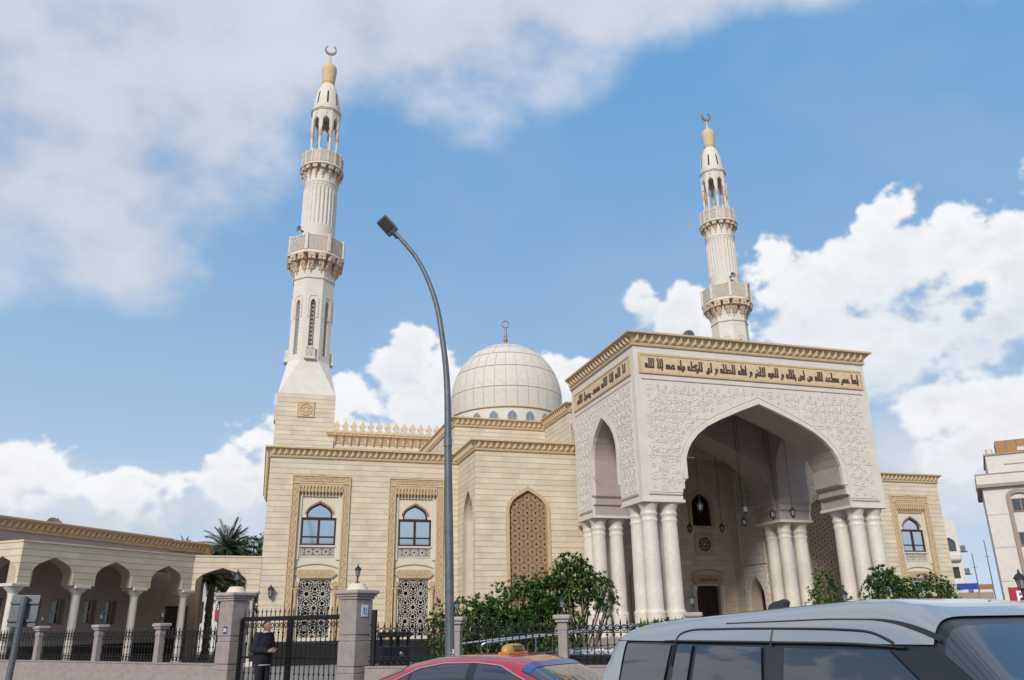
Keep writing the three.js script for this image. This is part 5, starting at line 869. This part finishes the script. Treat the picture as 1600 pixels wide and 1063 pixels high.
// ---------------------------------------------------------------- the far side of the street, behind the viewer (mirrored in the panes and in the cars)
{
  const gl = M([.10, .12, .13], { rough: .08, metal: .7 }), trim = M([.36, .29, .24], { tex: texPlaster });
  const block = (label, x, z, w, d, h, col) => {
    const g = thing('street_block', label, 'building', [x, ROAD, z], Math.PI, 'blocks across the street');
    part('wall', span(0, w, 0, h, -d, 0), M(col, { tex: texPlaster }), g); part('parapet', span(-.2, w + .2, h, h + .6, -d, .2), trim, g); part('shop_front', span(.5, w - .5, .3, 3.2, 0, .06), gl, g);
    const pane = mg([span(-.7, .7, 0, 1.6, 0, .05)]); for (let y = 4.4; y < h - 2; y += 3.2) for (let q = 1.8; q < w - 1; q += 3) { const p = raw('window', pane, gl, g); p.position.set(q, y, 0); }
  };
  block('white four storey block across the street', 2, 34, 22, 14, 12.6, [.62, .59, .55]); block('sand coloured block across the street', 27, 38, 22, 14, 11.4, [.5, .42, .33]); block('pale grey block across the street', -23, 36, 24, 14, 10.2, [.52, .51, .5]); block('cream block across the street at the bend', 54, 30, 24, 14, 13.4, [.6, .54, .45]);
}

// ---------------------------------------------------------------- plants
function rawGeo(V, Cc) { const g = new THREE.BufferGeometry(); g.setAttribute('position', new THREE.Float32BufferAttribute(V, 3)); if (Cc) g.setAttribute('color', new THREE.Float32BufferAttribute(Cc, 3)); g.computeVertexNormals(); g.setAttribute('uv', new THREE.Float32BufferAttribute(new Float32Array(V.length / 3 * 2), 2)); return g; }
const leafMat = M([1, 1, 1], { rough: .5, vc: true, physical: { transmission: .22, thickness: 0, specularIntensity: .6 } });
const barkMat = M([.17, .13, .10], { tex: texRough, rough: .95 });
function leafTo(V, K, p, d, len, w, col, droop) {
  const s = new THREE.Vector3(-d.z, 0, d.x); if (s.lengthSq() < .001) s.set(1, 0, 0); s.normalize(); const n = new THREE.Vector3().crossVectors(s, d).normalize();
  const at = (t, q, k) => { const x = p.clone().addScaledVector(d, t * len).addScaledVector(s, q * w).addScaledVector(n, k * w); x.y -= droop * t * t * len; return [x.x, x.y, x.z]; };
  const b = at(0, 0, 0), l = at(.55, -.5, .12), r = at(.55, .5, .12), m = at(.5, 0, 0), t = at(1, 0, .05);
  V.push(...b, ...l, ...m, ...b, ...m, ...r, ...l, ...t, ...m, ...m, ...t, ...r); for (let i = 0; i < 12; i++) K.push(...col);
}
function shrub(label, base, lobes, n, seed, o = {}) {
  const R = seeded(seed), g = thing(o.name ?? 'leafy_shrub', label, o.cat ?? 'shrub', base, 0, o.group), V = [], K = [], B = [], v3 = (a) => new THREE.Vector3(...a), tot = lobes.reduce((s, l) => s + l[3] * l[4] * l[5], 0);
  const stems = o.stems ?? 5;
  for (const [x, y, z, rx, ry, rz] of lobes) {
    const c = v3([x - base[0], y - base[1], z - base[2]]), k = Math.round(n * rx * ry * rz / tot);
    for (let i = 0; i < stems; i++) { const a = R() * 6.28, e = c.clone().add(v3([Math.cos(a) * rx * .7, (R() - .3) * ry, Math.sin(a) * rz * .7])), f = v3([(R() - .5) * .25, 0, (R() - .5) * .25]), mid = f.clone().lerp(e, .5).add(v3([(R() - .5) * .3, -.1, (R() - .5) * .3])); B.push(tube([f.toArray(), mid.toArray(), e.toArray()], o.br ?? .022, 8, 5)); }
    for (let i = 0; i < k; i++) {
      const q = v3([R() * 2 - 1, R() * 2 - 1, R() * 2 - 1]); if (q.lengthSq() > 1 || q.lengthSq() < .12) { i--; continue; }
      const bumpy = 1 + .28 * n3(q.x * 2.3 + x, q.y * 2.3, q.z * 2.3 + z), p = c.clone().add(v3([q.x * rx * bumpy, q.y * ry * bumpy, q.z * rz * bumpy]));
      const d0 = q.clone().normalize().add(v3([(R() - .5) * .9, .55 + R() * .4, (R() - .5) * .9])).normalize();
      const tone = R(), young = R() < .16, base0 = young ? [.17, .25, .045] : [.05 + tone * .05, .115 + tone * .085, .028 + tone * .02], m = o.leaves ?? 9;
      for (let j = 0; j < m; j++) { const a = j / m * 6.28 + R(), u = new THREE.Vector3(1, 0, 0).cross(d0).normalize(), w = d0.clone().cross(u), sp = .5 + R() * .7, d = d0.clone().multiplyScalar(Math.cos(sp)).addScaledVector(u, Math.cos(a) * Math.sin(sp)).addScaledVector(w, Math.sin(a) * Math.sin(sp)).normalize(), v = .8 + R() * .4; leafTo(V, K, p, d, (o.len ?? .17) * (.7 + R() * .5), (o.w ?? .06), base0.map((t) => t * v), .35 * R()); }
    }
  }
  raw('crown', rawGeo(V, K), leafMat, g); part('trunk', B, barkMat, g); return g;
}
shrub('leafy green shrub at the street lamp, low and spreading', [5.0, YARD, -21.4], [[4.65, 1.5, -21.6, .5, .65, .5], [5.45, 1.6, -21.3, .85, .68, .7], [6.0, 1.35, -21.1, .8, .7, .6]], 1150, 21, { len: .13, w: .05, group: 'shrubs before the central bay' });
shrub('dense dark green shrub in front of the tall lattice window', [6.9, YARD, -21.0], [[6.6, 1.98, -21.0, 1.05, .75, .8], [7.3, 1.55, -20.7, 1.0, .75, .7], [7.3, 2.35, -21.0, .65, .55, .6]], 1500, 22, { len: .13, w: .05, group: 'shrubs before the central bay' });
shrub('taller open green shrub with bare stems beside the portal columns', [7.9, YARD, -20.6], [[7.85, 2.65, -20.5, .65, .5, .6], [7.75, 3.05, -20.5, .42, .3, .4], [8.4, 2.4, -20.3, .5, .42, .5], [8.6, 2.05, -20.1, .3, .26, .3]], 620, 23, { len: .13, w: .05, group: 'shrubs before the central bay', stems: 4 });
shrub('small dark green tree between the back columns and front columns of the portal', [16.6, YARD, -21.9], [[16.6, 2.2, -21.9, .55, .9, .5], [16.95, 1.6, -21.9, .5, .7, .5]], 520, 24, { len: .12, w: .05, group: 'bushes at the portal' });
shrub('rounded dark green bush beside the portal near the building corner', [17.0, YARD, -18.3], [[16.2, 2.2, -18.7, .7, .6, .6], [17.1, 2.1, -18.3, .75, .55, .6], [16.0, 2.6, -18.7, .4, .32, .4]], 1100, 25, { group: 'bushes at the portal', len: .11, w: .045 });
shrub('low dark bush behind the fence near the planter', [8.6, YARD, -17.0], [[8.5, 1.2, -17.1, .55, .4, .4]], 130, 26, { group: 'shrubs before the central bay' });
// palms and trees behind the arcade
function palm(label, pos, h, n, len, seed, group) {
  const R = seeded(seed), g = thing('palm_tree', label, 'palm', pos, 0, group), V = [], K = [], S = [];
  part('trunk', [lathe([[.26, 0], [.2, .4], ...Array.from({ length: 20 }, (_, i) => [.17 + (i % 2) * .03, .5 + i * (h - .5) / 20]), [.22, h - .3], [.12, h + .1]], 10)], barkMat, g);
  for (let k = 0; k < n; k++) {
    const a = k * 2.4, el = 1.35 - 1.7 * (k / n) + (R() - .5) * .2, L = len * (.8 + R() * .35), dir = new THREE.Vector3(Math.cos(a), 0, Math.sin(a)), P = [];
    for (let i = 0; i <= 10; i++) { const t = i / 10; P.push(new THREE.Vector3(dir.x * Math.cos(el) * L * t, h + Math.sin(el) * L * t - .55 * L * t * t * Math.cos(el * .8), dir.z * Math.cos(el) * L * t)); }
    S.push(tube([P[0], P[3], P[6], P[10]].map((p) => p.toArray()), .018, 8, 4));
    for (let i = 1; i <= 10; i++) for (let q = 0; q < 4; q++) for (const s of [-1, 1]) { const p = P[i - 1].clone().lerp(P[i], q / 4), ax = P[i].clone().sub(P[i - 1]).normalize(), side = new THREE.Vector3(-dir.z, .35, dir.x).multiplyScalar(s), d = ax.clone().multiplyScalar(.8).add(side).normalize(), v = .75 + R() * .5; leafTo(V, K, p, d, len * .22 * (1.15 - i / 14), .05, [.045 * v, .075 * v, .035 * v], .3); }
  }
  raw('crown', rawGeo(V, K), leafMat, g); part('frond_stems', S, M([.16, .17, .07]), g); return g;
}
palm('bushy date palm rising behind the arcade next to the mosque wall', [-2.0, YARD, -52], 5.75, 80, 2.5, 41, 'palms behind the arcade');
palm('palm trunk with drooping fronds seen through the arcade arch', [-2.35, YARD, -45.5], 3.9, 20, 2.0, 42, 'palms behind the arcade');
palm('distant palm tip just showing over the low building roof end', [-5.3, YARD, -63], 6.9, 16, 1.2, 43, 'palms behind the arcade');
palm('distant palm tip just showing over the middle of the low building roof', [-11.4, YARD, -52], 7.0, 10, .8, 44, 'palms behind the arcade');
shrub('dark green tree crown behind the date palm at the mosque wall', [-.2, YARD, -60], [[-.6, 6.3, -60, 1.6, 1.5, 1.4], [.6, 6.0, -59, 1.3, 1.6, 1.2], [-2.6, 5.6, -61, 1.4, 1.2, 1.2]], 700, 45, { name: 'broadleaf_tree', cat: 'tree', len: .26, w: .1, br: .06 });
shrub('dark green tree seen under the arcade arch', [-1.0, YARD, -49], [[-1.4, 3.4, -49, 1.1, .8, .9], [-.4, 2.9, -49.5, .8, .8, .8]], 420, 46, { name: 'broadleaf_tree', cat: 'tree', len: .22, w: .08, br: .06 });
shrub('small green street tree before the kiosk down the street', [47.5, ROAD, -41.5], [[47.5, 2.6, -41.5, 1.2, .8, 1]], 260, 47, { name: 'broadleaf_tree', cat: 'tree', len: .2, w: .08, br: .05 });

// ---------------------------------------------------------------- cars
function grid(nu, nv, f) { const V = [], U = [], I = []; for (let i = 0; i <= nu; i++) for (let j = 0; j <= nv; j++) { V.push(...f(i / nu, j / nv)); U.push(i / nu, j / nv); } for (let i = 0; i < nu; i++) for (let j = 0; j < nv; j++) { const a = i * (nv + 1) + j, b = a + nv + 1; I.push(a, b, a + 1, a + 1, b, b + 1); } const g = new THREE.BufferGeometry(); g.setAttribute('position', new THREE.Float32BufferAttribute(V, 3)); g.setAttribute('uv', new THREE.Float32BufferAttribute(U, 2)); g.setIndex(I); g.computeVertexNormals(); return g; }
const carGlass = M([.014, .02, .034], { rough: .03, physical: { clearcoat: 1, clearcoatRoughness: .02, ior: 1.7, specularIntensity: 1 } });
const black = M([.012, .012, .014], { rough: .35, physical: { clearcoat: .4, clearcoatRoughness: .2 } }), rubber = M([.02, .02, .02], { rough: .9 });
// one cabin surface: x along the car, a from 0 (right belt line) over the roof to pi (left belt line)
function cabin(H, yb, Wb, tum, ey, ez) {
  const at = (x, a, off = 0) => { const h = tab(H, x), s = Math.abs(Math.sin(a)) ** ey, y = yb + (h - yb) * s, c = Math.cos(a), z = Math.sign(c) * Math.abs(c) ** ez * Wb - Math.sign(c) * Math.abs(c) ** ez * tum * (y - yb); return [x, y + off * Math.abs(Math.sin(a)), z + off * Math.sign(c) * Math.min(1, Math.abs(c) * 2)]; };
  const angle = (x, y) => { const k = (y - yb) / (tab(H, x) - yb); return k >= 1 ? Math.PI / 2 : Math.asin(Math.max(0, k) ** (1 / ey)); };
  const patch = (x0, x1, lo, hi, off, nu = 24, nv = 24) => grid(nu, nv, (u, v) => { const x = x0 + (x1 - x0) * u, a = lo(x), b = hi(x); return at(x, a + (b - a) * v, off); });
  return { at, angle, patch };
}
function wheels(g, xs, y, z, r) { for (const x of xs) for (const s of [-1, 1]) { const w = new THREE.Group(); w.name = 'wheel'; w.position.set(x, y, s * z); g.add(w); part('tyre', new THREE.TorusGeometry(r - .09, .1, 10, 28).scale(1, 1, 1.1), rubber, w); part('rim', [cyl(r - .14, r - .14, .12, 20).rotateX(Math.PI / 2).translate(0, 0, -.06), ...Array.from({ length: 5 }, (_, k) => bar([0, 0, s * .08], [Math.cos(k * 1.2566) * (r - .14), Math.sin(k * 1.2566) * (r - .14), s * .07], .06))], C.steelLight, w); } }
{
  const paint = M([.37, .385, .40], { rough: .3, metal: .5, physical: { clearcoat: 1, clearcoatRoughness: .04 } });
  const hx = .2235, hz = .975, n = Math.hypot(hx, hz), fx = hx / n, fz = hz / n, turn = Math.atan2(-fz, fx);
  // A-pillar top of the near side (local x .65, z +.8) stands at (3.73, -4.40)
  const lx = .65, lz = .80, ox = 3.83 - (fx * lx + -fz * lz), oz = -4.37 - (fz * lx + fx * lz);
  const g = thing('suv_car', 'silver SUV with dark tinted windows and black pillars parked before the fence', 'car', [ox, ROAD, oz], turn), T = (nm, geo, m, p = g) => { const q = raw(nm, geo, m, p); return q; };
  const H = [[-2.46, 1.12], [-2.4, 1.5], [-2.33, 1.67], [-2.22, 1.74], [-2.0, 1.785], [-1.5, 1.825], [-1, 1.855], [-.3, 1.895], [.2, 1.92], [.5, 1.915], [.72, 1.875], [.9, 1.78], [1.2, 1.47], [1.62, 1.1]];
  const c = cabin(H, 1.08, .94, .19, .27, .2), PI = Math.PI;
  T('cabin', c.patch(-2.46, 1.62, () => 0, () => PI, -.012, 60, 60), black);
  const roofLo = (x) => c.angle(x, 1.645), full = (x) => PI - roofLo(x);
  T('roof', c.patch(-2.36, .86, roofLo, full, .004, 60, 80), paint);
  // seams: gutter above the doors, gap between the doors, roof edge at the windscreen
  const seam = (pts, r) => part('seam', tube(pts, r, 60, 5), black, g);
  for (const s of [0, 1]) {
    const A = (x, y) => { const p = c.at(x, s ? PI - c.angle(x, y) : c.angle(x, y), .004); return p; };
    seam([A(-1.5, 1.46), A(-1.46, 1.62), A(-1.42, 1.69), A(-1.3, 1.725), A(-1.0, 1.735), A(-.4, 1.738), A(.2, 1.73), A(.42, 1.715), A(.52, 1.685), A(.6, 1.65)], .009);
    seam([A(-.4, 1.735), A(-.405, 1.69), A(-.41, 1.62)], .007); seam([A(-.9, 1.775), A(-.4, 1.785), A(.1, 1.795), A(.42, 1.79)], .006);
    seam([A(-2.32, 1.642), A(-1.4, 1.645), A(-.4, 1.645), A(.3, 1.642), A(.68, 1.625)], .01);
    const glass = (nm, x0b, x1b, x0t, x1t, yt) => T(nm, grid(14, 10, (u, v) => { const y = 1.1 + (yt - 1.1) * v, x = (x0b + (x1b - x0b) * u) * (1 - v) + (x0t + (x1t - x0t) * u) * v; return c.at(x, s ? PI - c.angle(x, y) : c.angle(x, y), .004); }), carGlass);
    glass('quarter_window', -2.18, -1.62, -2.1, -1.5, 1.62); glass('rear_vent_window', -1.5, -1.32, -1.42, -1.24, 1.62); glass('rear_window', -1.25, -.47, -1.18, -.5, 1.615); glass('front_window', -.28, 1.18, -.28, .56, 1.61);
    T('rear_pillar', grid(4, 10, (u, v) => { const y = 1.09 + .55 * v, x0 = -2.44 + .07 * v, x1 = -2.2 + .07 * v, x = x0 + (x1 - x0) * u; return c.at(x, s ? PI - c.angle(x, y) : c.angle(x, y), .003); }), paint);
    T('roof_ditch', grid(10, 3, (u, v) => { const x = .4 + u * .5, a = c.angle(x, 1.79 - u * u * .115) + (v - .5) * .05 * (.4 + u * 2.2); return c.at(x, s ? PI - a : a, .009); }), black);
  }
  T('windscreen', c.patch(.93, 1.56, (x) => c.angle(x, 1.08) + .38, (x) => PI - c.angle(x, 1.08) - .38, .004, 20, 30), carGlass);
  part('body', [new THREE.ExtrudeGeometry(shape([[-2.38, .5], [-2.38, 1.05], [-2.3, 1.1], [1.55, 1.1], [2.25, 1.0], [2.36, .85], [2.38, .5], [1.95, .45], [1.87, .7], [1.55, .82], [1.22, .7], [1.1, .42], [-1.0, .42], [-1.1, .7], [-1.42, .82], [-1.75, .7], [-1.87, .45]]), { depth: 1.76, bevelEnabled: true, bevelSize: .07, bevelThickness: .07, bevelSegments: 3 }).translate(0, 0, -.88)], paint, g);
  part('underbody', span(-2.2, 2.2, .35, .6, -.8, .8), rubber, g); for (const s of [-1, 1]) { part('headlight', rbox(.08, .22, .34, 2.4, .88, s * .7, .03), C.steelLight, g); part('tail_light', rbox(.06, .5, .16, -2.42, .95, s * .82, .02), M([.3, .01, .01], { rough: .3 }), g); part('door_mirror', rbox(.14, .2, .24, 1.0, 1.17, s * 1.06, .05), paint, g); part('door_handle', [rbox(.2, .03, .03, -.6, .98, s * .955, .01), rbox(.2, .03, .03, .3, .98, s * .955, .01)], paint, g); }
  wheels(g, [-1.42, 1.55], .4, .82, .4);
}
{
  const red = M([.36, .012, .03], { rough: .3, metal: .1, physical: { clearcoat: 1, clearcoatRoughness: .05 } });
  const hx = .63, hz = .77, n = Math.hypot(hx, hz), fx = hx / n, fz = hz / n, turn = Math.atan2(-fz, fx), lx = -.25, lz = 0, ox = 3.05 - fx * lx, oz = -10.8 - fz * lx;
  const g = thing('taxi_car', 'red taxi saloon with a yellow roof sign and chrome window trim', 'car', [ox, ROAD, oz], turn), T = (nm, geo, m) => raw(nm, geo, m, g), PI = Math.PI;
  const H = [[-2.2, .97], [-2.0, 1.03], [-1.6, 1.2], [-1.25, 1.34], [-.9, 1.41], [-.5, 1.44], [0, 1.445], [.3, 1.425], [.55, 1.37], [.9, 1.22], [1.25, 1.05], [1.5, .94]];
  const c = cabin(H, .92, .86, .34, .42, .34);
  T('cabin', c.patch(-2.2, 1.5, () => 0, () => PI, 0, 70, 60), red);
  for (const s of [0, 1]) {
    const top = (x) => tab([[-1.62, .97], [-1.35, 1.13], [-1.0, 1.28], [-.6, 1.345], [-.1, 1.355], [.25, 1.33], [.6, 1.2], [1.15, .965]], x), A = (x, y, o) => { const a = c.angle(x, y); return c.at(x, s ? PI - a : a, o); };
    const win = (nm, x0, x1) => T(nm, grid(24, 8, (u, v) => { const x = x0 + (x1 - x0) * u, t = top(x) - .012; return A(x, .955 + (t - .955) * v, .006); }), carGlass);
    win('rear_window', -1.52, -.2); win('front_window', -.1, 1.08);
    T('window_pillar', grid(4, 8, (u, v) => { const x = -.21 + .12 * u; return A(x, .955 + (top(x) - .965) * v, .008); }), black);
    T('quarter_divider', grid(3, 8, (u, v) => { const x = -1.12 + .04 * u; return A(x, .955 + (top(x) - .965) * v, .009); }), black);
    part('chrome_trim', tube(Array.from({ length: 23 }, (_, i) => { const x = -1.6 + 2.74 * i / 22; return A(x, top(x), .008); }), .011, 80, 5), C.steelLight, g);
    part('headlight', rbox(.12, .14, .36, 2.28, .72, (s ? -1 : 1) * .62, .04), C.steelLight, g); part('tail_light', rbox(.08, .16, .3, -2.34, .8, (s ? -1 : 1) * .66, .03), M([.3, .01, .01], { rough: .3 }), g); part('door_mirror', rbox(.12, .13, .2, .95, .98, (s ? -1 : 1) * .98, .04), red, g); part('door_handle', [rbox(.18, .03, .03, -.95, .83, (s ? -1 : 1) * .915, .01), rbox(.18, .03, .03, .1, .83, (s ? -1 : 1) * .915, .01)], red, g);
  }
  T('windscreen', c.patch(.56, 1.42, () => .62, () => PI - .62, .006, 20, 30), carGlass);
  T('sun_strip', c.patch(.575, .68, () => .66, () => PI - .66, .011, 6, 30), M([.02, .09, .28], { rough: .15 }));
  T('rear_screen', c.patch(-2.05, -1.28, () => .66, () => PI - .66, .006, 16, 30), carGlass);
  part('body', new THREE.ExtrudeGeometry(shape([[-2.32, .4], [-2.36, .75], [-2.28, .95], [-1.9, 1.0], [1.3, .95], [2.05, .84], [2.3, .7], [2.32, .4], [1.85, .32], [1.76, .55], [1.45, .66], [1.14, .55], [1.05, .3], [-.98, .3], [-1.06, .55], [-1.36, .66], [-1.66, .55], [-1.76, .32]]), { depth: 1.66, bevelEnabled: true, bevelSize: .06, bevelThickness: .07, bevelSegments: 3 }).translate(0, 0, -.83), red, g);
  part('underbody', span(-2.1, 2.1, .22, .45, -.74, .74), rubber, g); wheels(g, [-1.36, 1.45], .32, .76, .32);
  const s = new THREE.Group(); s.name = 'roof_sign'; s.position.set(-.02, 1.435, 0); s.scale.setScalar(.72); g.add(s);
  part('base', rbox(.24, .05, .62, 0, .02, 0, .02), M([.5, .16, .03], { rough: .4 }), s);
  part('box', grid(16, 20, (u, v) => { const a = u * PI, t = (v - .5) * 2, e = Math.pow(Math.max(0, 1 - t ** 4), .5); return [Math.cos(a) * .11 * e, .04 + Math.abs(Math.sin(a)) ** .7 * .14 * e, t * .32]; }), M([.44, .26, .04], { rough: .4 }), s);
  for (const q of [-1, 1]) { const tg = new TextGeometry('TAXI', { font: FONT, size: .1, depth: .01, curveSegments: 3 }); tg.center(); part('letters', tg.rotateX(-.25).rotateY(q * PI / 2).translate(q * .108, .1, 0), black, s); }
}

// ---------------------------------------------------------------- people
function sdfMesh(f, c, h, res) {
  const mc = new MarchingCubes(res, new THREE.MeshStandardMaterial(), false, false, 400000); mc.isolation = 0; const half = res / 2, F = mc.field;
  for (let k = 0; k < res; k++) for (let j = 0; j < res; j++) for (let i = 0; i < res; i++) F[i + j * res + k * res * res] = -f(c[0] + (i - half) / half * h[0], c[1] + (j - half) / half * h[1], c[2] + (k - half) / half * h[2]);
  mc.update(); const n = mc.count, P = new Float32Array(mc.positionArray.slice(0, n * 3));
  for (let i = 0; i < n; i++) for (let q = 0; q < 3; q++) P[i * 3 + q] = c[q] + P[i * 3 + q] * h[q];
  const g = new THREE.BufferGeometry(); g.setAttribute('position', new THREE.BufferAttribute(P, 3)); const N = new Float32Array(n * 3), e = .004;
  for (let i = 0; i < n; i++) { const [x, y, z] = [P[i * 3], P[i * 3 + 1], P[i * 3 + 2]], a = f(x + e, y, z) - f(x - e, y, z), b = f(x, y + e, z) - f(x, y - e, z), d = f(x, y, z + e) - f(x, y, z - e), L = Math.hypot(a, b, d) || 1; N[i * 3] = a / L; N[i * 3 + 1] = b / L; N[i * 3 + 2] = d / L; }
  g.setAttribute('normal', new THREE.BufferAttribute(N, 3)); return fin(g);
}
const cap = (a, b, r0, r1) => (x, y, z) => { const bx = b[0] - a[0], by = b[1] - a[1], bz = b[2] - a[2], px = x - a[0], py = y - a[1], pz = z - a[2], t = Math.max(0, Math.min(1, (px * bx + py * by + pz * bz) / (bx * bx + by * by + bz * bz))); return Math.hypot(px - bx * t, py - by * t, pz - bz * t) - (r0 + (r1 - r0) * t); };
const ell = (c, r) => (x, y, z) => { const q = Math.hypot((x - c[0]) / r[0], (y - c[1]) / r[1], (z - c[2]) / r[2]); return (q - 1) * Math.min(...r); };
const smin = (k, ...fs) => (x, y, z) => { let s = fs[0](x, y, z); for (let i = 1; i < fs.length; i++) { const d = fs[i](x, y, z), h = Math.max(0, Math.min(1, .5 + .5 * (d - s) / k)); s = d * (1 - h) + s * h - k * h * (1 - h); } return s; };
function person(label, pos, turn, scale, o) {   // local: +z forwards, +x to the person's left
  const g = thing('person', label, 'person', pos, turn); g.scale.setScalar(scale);
  const skin = M([.26, .14, .095], { rough: .6 }), S = (s) => ({ sh: [s * .185, 1.45, -.01], el: [s * .255, 1.17, .0], wr: [s * .085, 1.14, .25], hip: [s * .09, .93, 0], kn: [s * .1, .5, .03], an: [s * .105, .09, -.03], toe: [s * .125, .035, .13] });
  const L = S(1), R = S(-1), hd = [0, 1.655, .075];
  const limbs = [L, R].flatMap((j) => [cap(j.sh, j.el, .05, .04), cap(j.el, j.wr, .04, .028), cap(j.hip, j.kn, .085, .055), cap(j.kn, j.an, .055, .038), cap(j.an, j.toe, .04, .03)]);
  const torso = [ell([0, 1.28, 0], [.17, .24, .1]), ell([0, 1.0, 0], [.16, .14, .11]), cap([0, 1.45, 0], [0, 1.56, .03], .058, .052)];
  const body = smin(.03, ...torso, ...limbs, ell(hd, [.076, .105, .095]));
  const head = smin(.015, ell([0, 1.672, .07], [.076, .095, .093]), ell([0, 1.62, .09], [.058, .075, .07]), cap([0, 1.5, .0], [0, 1.58, .04], .056, .052), cap([0, 1.672, .158], [0, 1.64, .178], .012, .018), ell([.078, 1.66, .065], [.012, .032, .02]), ell([-.078, 1.66, .065], [.012, .032, .02]), cap([-.022, 1.605, .156], [.022, 1.605, .156], .01, .01), ell([0, 1.565, .125], [.03, .022, .03]), cap([-.04, 1.693, .15], [.04, 1.693, .15], .011, .011));
  const eyes = (x, y, z) => Math.max(head(x, y, z), -Math.min(ell([.031, 1.672, .166], [.017, .01, .014])(x, y, z), ell([-.031, 1.672, .166], [.017, .01, .014])(x, y, z)));
  const hand = (j, s) => { const w = j.wr, b = [w[0] - s * .035, w[1] + .01, w[2] + .07], fs = [cap(w, b, .03, .038)]; const ln = [.062, .075, .07, .052]; ln.forEach((l, i) => { const y = b[1] + .03 - i * .02, k = [b[0] - s * .012, y, b[2] + .03], m = [k[0] - s * .012, y + .005, k[2] + l * .55], t = [m[0] - s * .028, y + .008, m[2] + l * .2]; fs.push(cap(k, m, .0095, .0088), cap(m, t, .0088, .0078)); }); fs.push(cap([w[0] - s * .01, w[1] + .03, w[2] + .025], [b[0] - s * .02, b[1] + .055, b[2] + .01], .012, .0105), cap([b[0] - s * .02, b[1] + .055, b[2] + .01], [b[0] - s * .045, b[1] + .058, b[2] + .025], .0105, .009)); return smin(.006, ...fs); };
  const hl = hand(L, 1), hr = hand(R, -1);
  part('body', [sdfMesh(body, [0, .92, .05], [.36, .98, .36], 60), sdfMesh(eyes, [0, 1.63, .08], [.13, .18, .15], 46), sdfMesh(hl, [.05, 1.15, .32], [.13, .13, .16], 40), sdfMesh(hr, [-.05, 1.15, .32], [.13, .13, .16], 40)], skin, g);
  part('eyes', [-1, 1].map((s) => new THREE.SphereGeometry(.0125, 10, 8).translate(s * .031, 1.672, .148)), M([.05, .04, .035], { rough: .2 }), g);
  const jacket = smin(.05, ell([0, 1.26, .01], [.215, .29, .15]), ell([0, 1.02, .0], [.205, .2, .155]), ...[L, R].flatMap((j) => [cap(j.sh, j.el, .075, .064), cap(j.el, [j.wr[0] * 1.15, j.wr[1], j.wr[2] - .03], .064, .048)]), cap([-.12, 1.46, 0], [.12, 1.46, 0], .075, .075));
  const cut = (f, y0, y1) => (x, y, z) => Math.max(f(x, y, z), y0 - y, y - y1);
  const fold = (f, k) => (x, y, z) => f(x, y, z) + k * n3(x * 14, y * 9, z * 14);
  part('jacket', sdfMesh(fold(cut(jacket, o.hem ?? .86, 1.53), .006), [0, 1.18, .06], [.38, .4, .38], 60), M(o.jacket, { rough: .85, tex: texRough }), g);
  const tr = smin(.035, ell([0, .95, 0], [.175, .13, .13]), ...[L, R].flatMap((j) => [cap(j.hip, j.kn, .105, .078), cap(j.kn, [j.an[0], .07, j.an[2]], .078, .062)]));
  part('trousers', sdfMesh(fold(cut(tr, .05, 1.02), .005), [0, .52, 0], [.32, .56, .3], 54), M(o.trousers, { rough: .9, tex: texRough }), g);
  part('shoes', sdfMesh(smin(.02, ...[L, R].map((j) => cap([j.an[0], .045, j.an[2] - .03], j.toe, .05, .042))), [0, .06, .04], [.25, .1, .26], 34), M([.015, .013, .012], { rough: .5 }), g);
  if (o.hair) part('hair', sdfMesh((x, y, z) => Math.max(ell([0, 1.682, .055], [.086, .1, .1])(x, y, z), (z - .085) * .9 - (y - 1.70) * .7), [0, 1.69, .05], [.12, .13, .14], 36), M(o.hair, { rough: .8 }), g);
  if (o.collar) { part('collar', new THREE.TorusGeometry(.082, .024, 8, 20).rotateX(Math.PI / 2 - .25).translate(0, 1.515, .03), M(o.collar), g); part('shirt_hem', new THREE.TorusGeometry(.178, .014, 6, 24).scale(1, .76, 1).rotateX(Math.PI / 2).translate(0, .86, 0), M(o.collar), g); }
  if (o.scarf) part('head_covering', sdfMesh(fold(smin(.03, ell([0, 1.67, .05], [.125, .125, .135]), ell([-.06, 1.775, .0], [.055, .04, .05]), cap([0, 1.55, .02], [0, 1.42, .0], .1, .17)), .004), [0, 1.6, .03], [.24, .27, .24], 48), M(o.scarf, { rough: .8 }), g);
  if (o.phone) { const p = thing('mobile_phone', 'small pale mobile phone held in both hands by the man in the dark jacket', 'phone', [0, 0, 0]); part('case', rbox(.13, .012, .07, 0, 0, 0, .005), M([.35, .35, .36], { rough: .3 }), p); part('screen', rbox(.115, .003, .06, 0, .0075, 0, .001), M([.03, .035, .04], { rough: .1 }), p); const q = new THREE.Vector3(0, 1.185, .345).multiplyScalar(scale).applyAxisAngle(up, turn); p.position.set(pos[0] + q.x, pos[1] + q.y, pos[2] + q.z); p.rotation.y = turn; }
  return g;
}
person('man in a dark navy jacket standing before the gate looking down at his hands', [.2, -.06, -20.15], .7, 1.03, { jacket: [.007, .008, .018], trousers: [.009, .009, .015], hair: [.012, .01, .009], collar: [.42, .42, .45], phone: true });
person('person in a dark navy head covering standing behind the silver car', [5.95, ROAD, -8.75], 2.6, 1.12, { jacket: [.015, .016, .024], trousers: [.015, .015, .02], scarf: [.014, .018, .03], hem: .6 });

// ---------------------------------------------------------------- draw
scene.traverse((o) => { if (o.isMesh) { o.castShadow = true; o.receiveShadow = true; } });
const renderer = new THREE.WebGLRenderer({ antialias: true });
renderer.setSize(1024, 680);
renderer.shadowMap.enabled = true;
renderer.toneMapping = THREE.LinearToneMapping;
renderer.toneMappingExposure = EXPOSURE;
renderer.render(scene, camera);
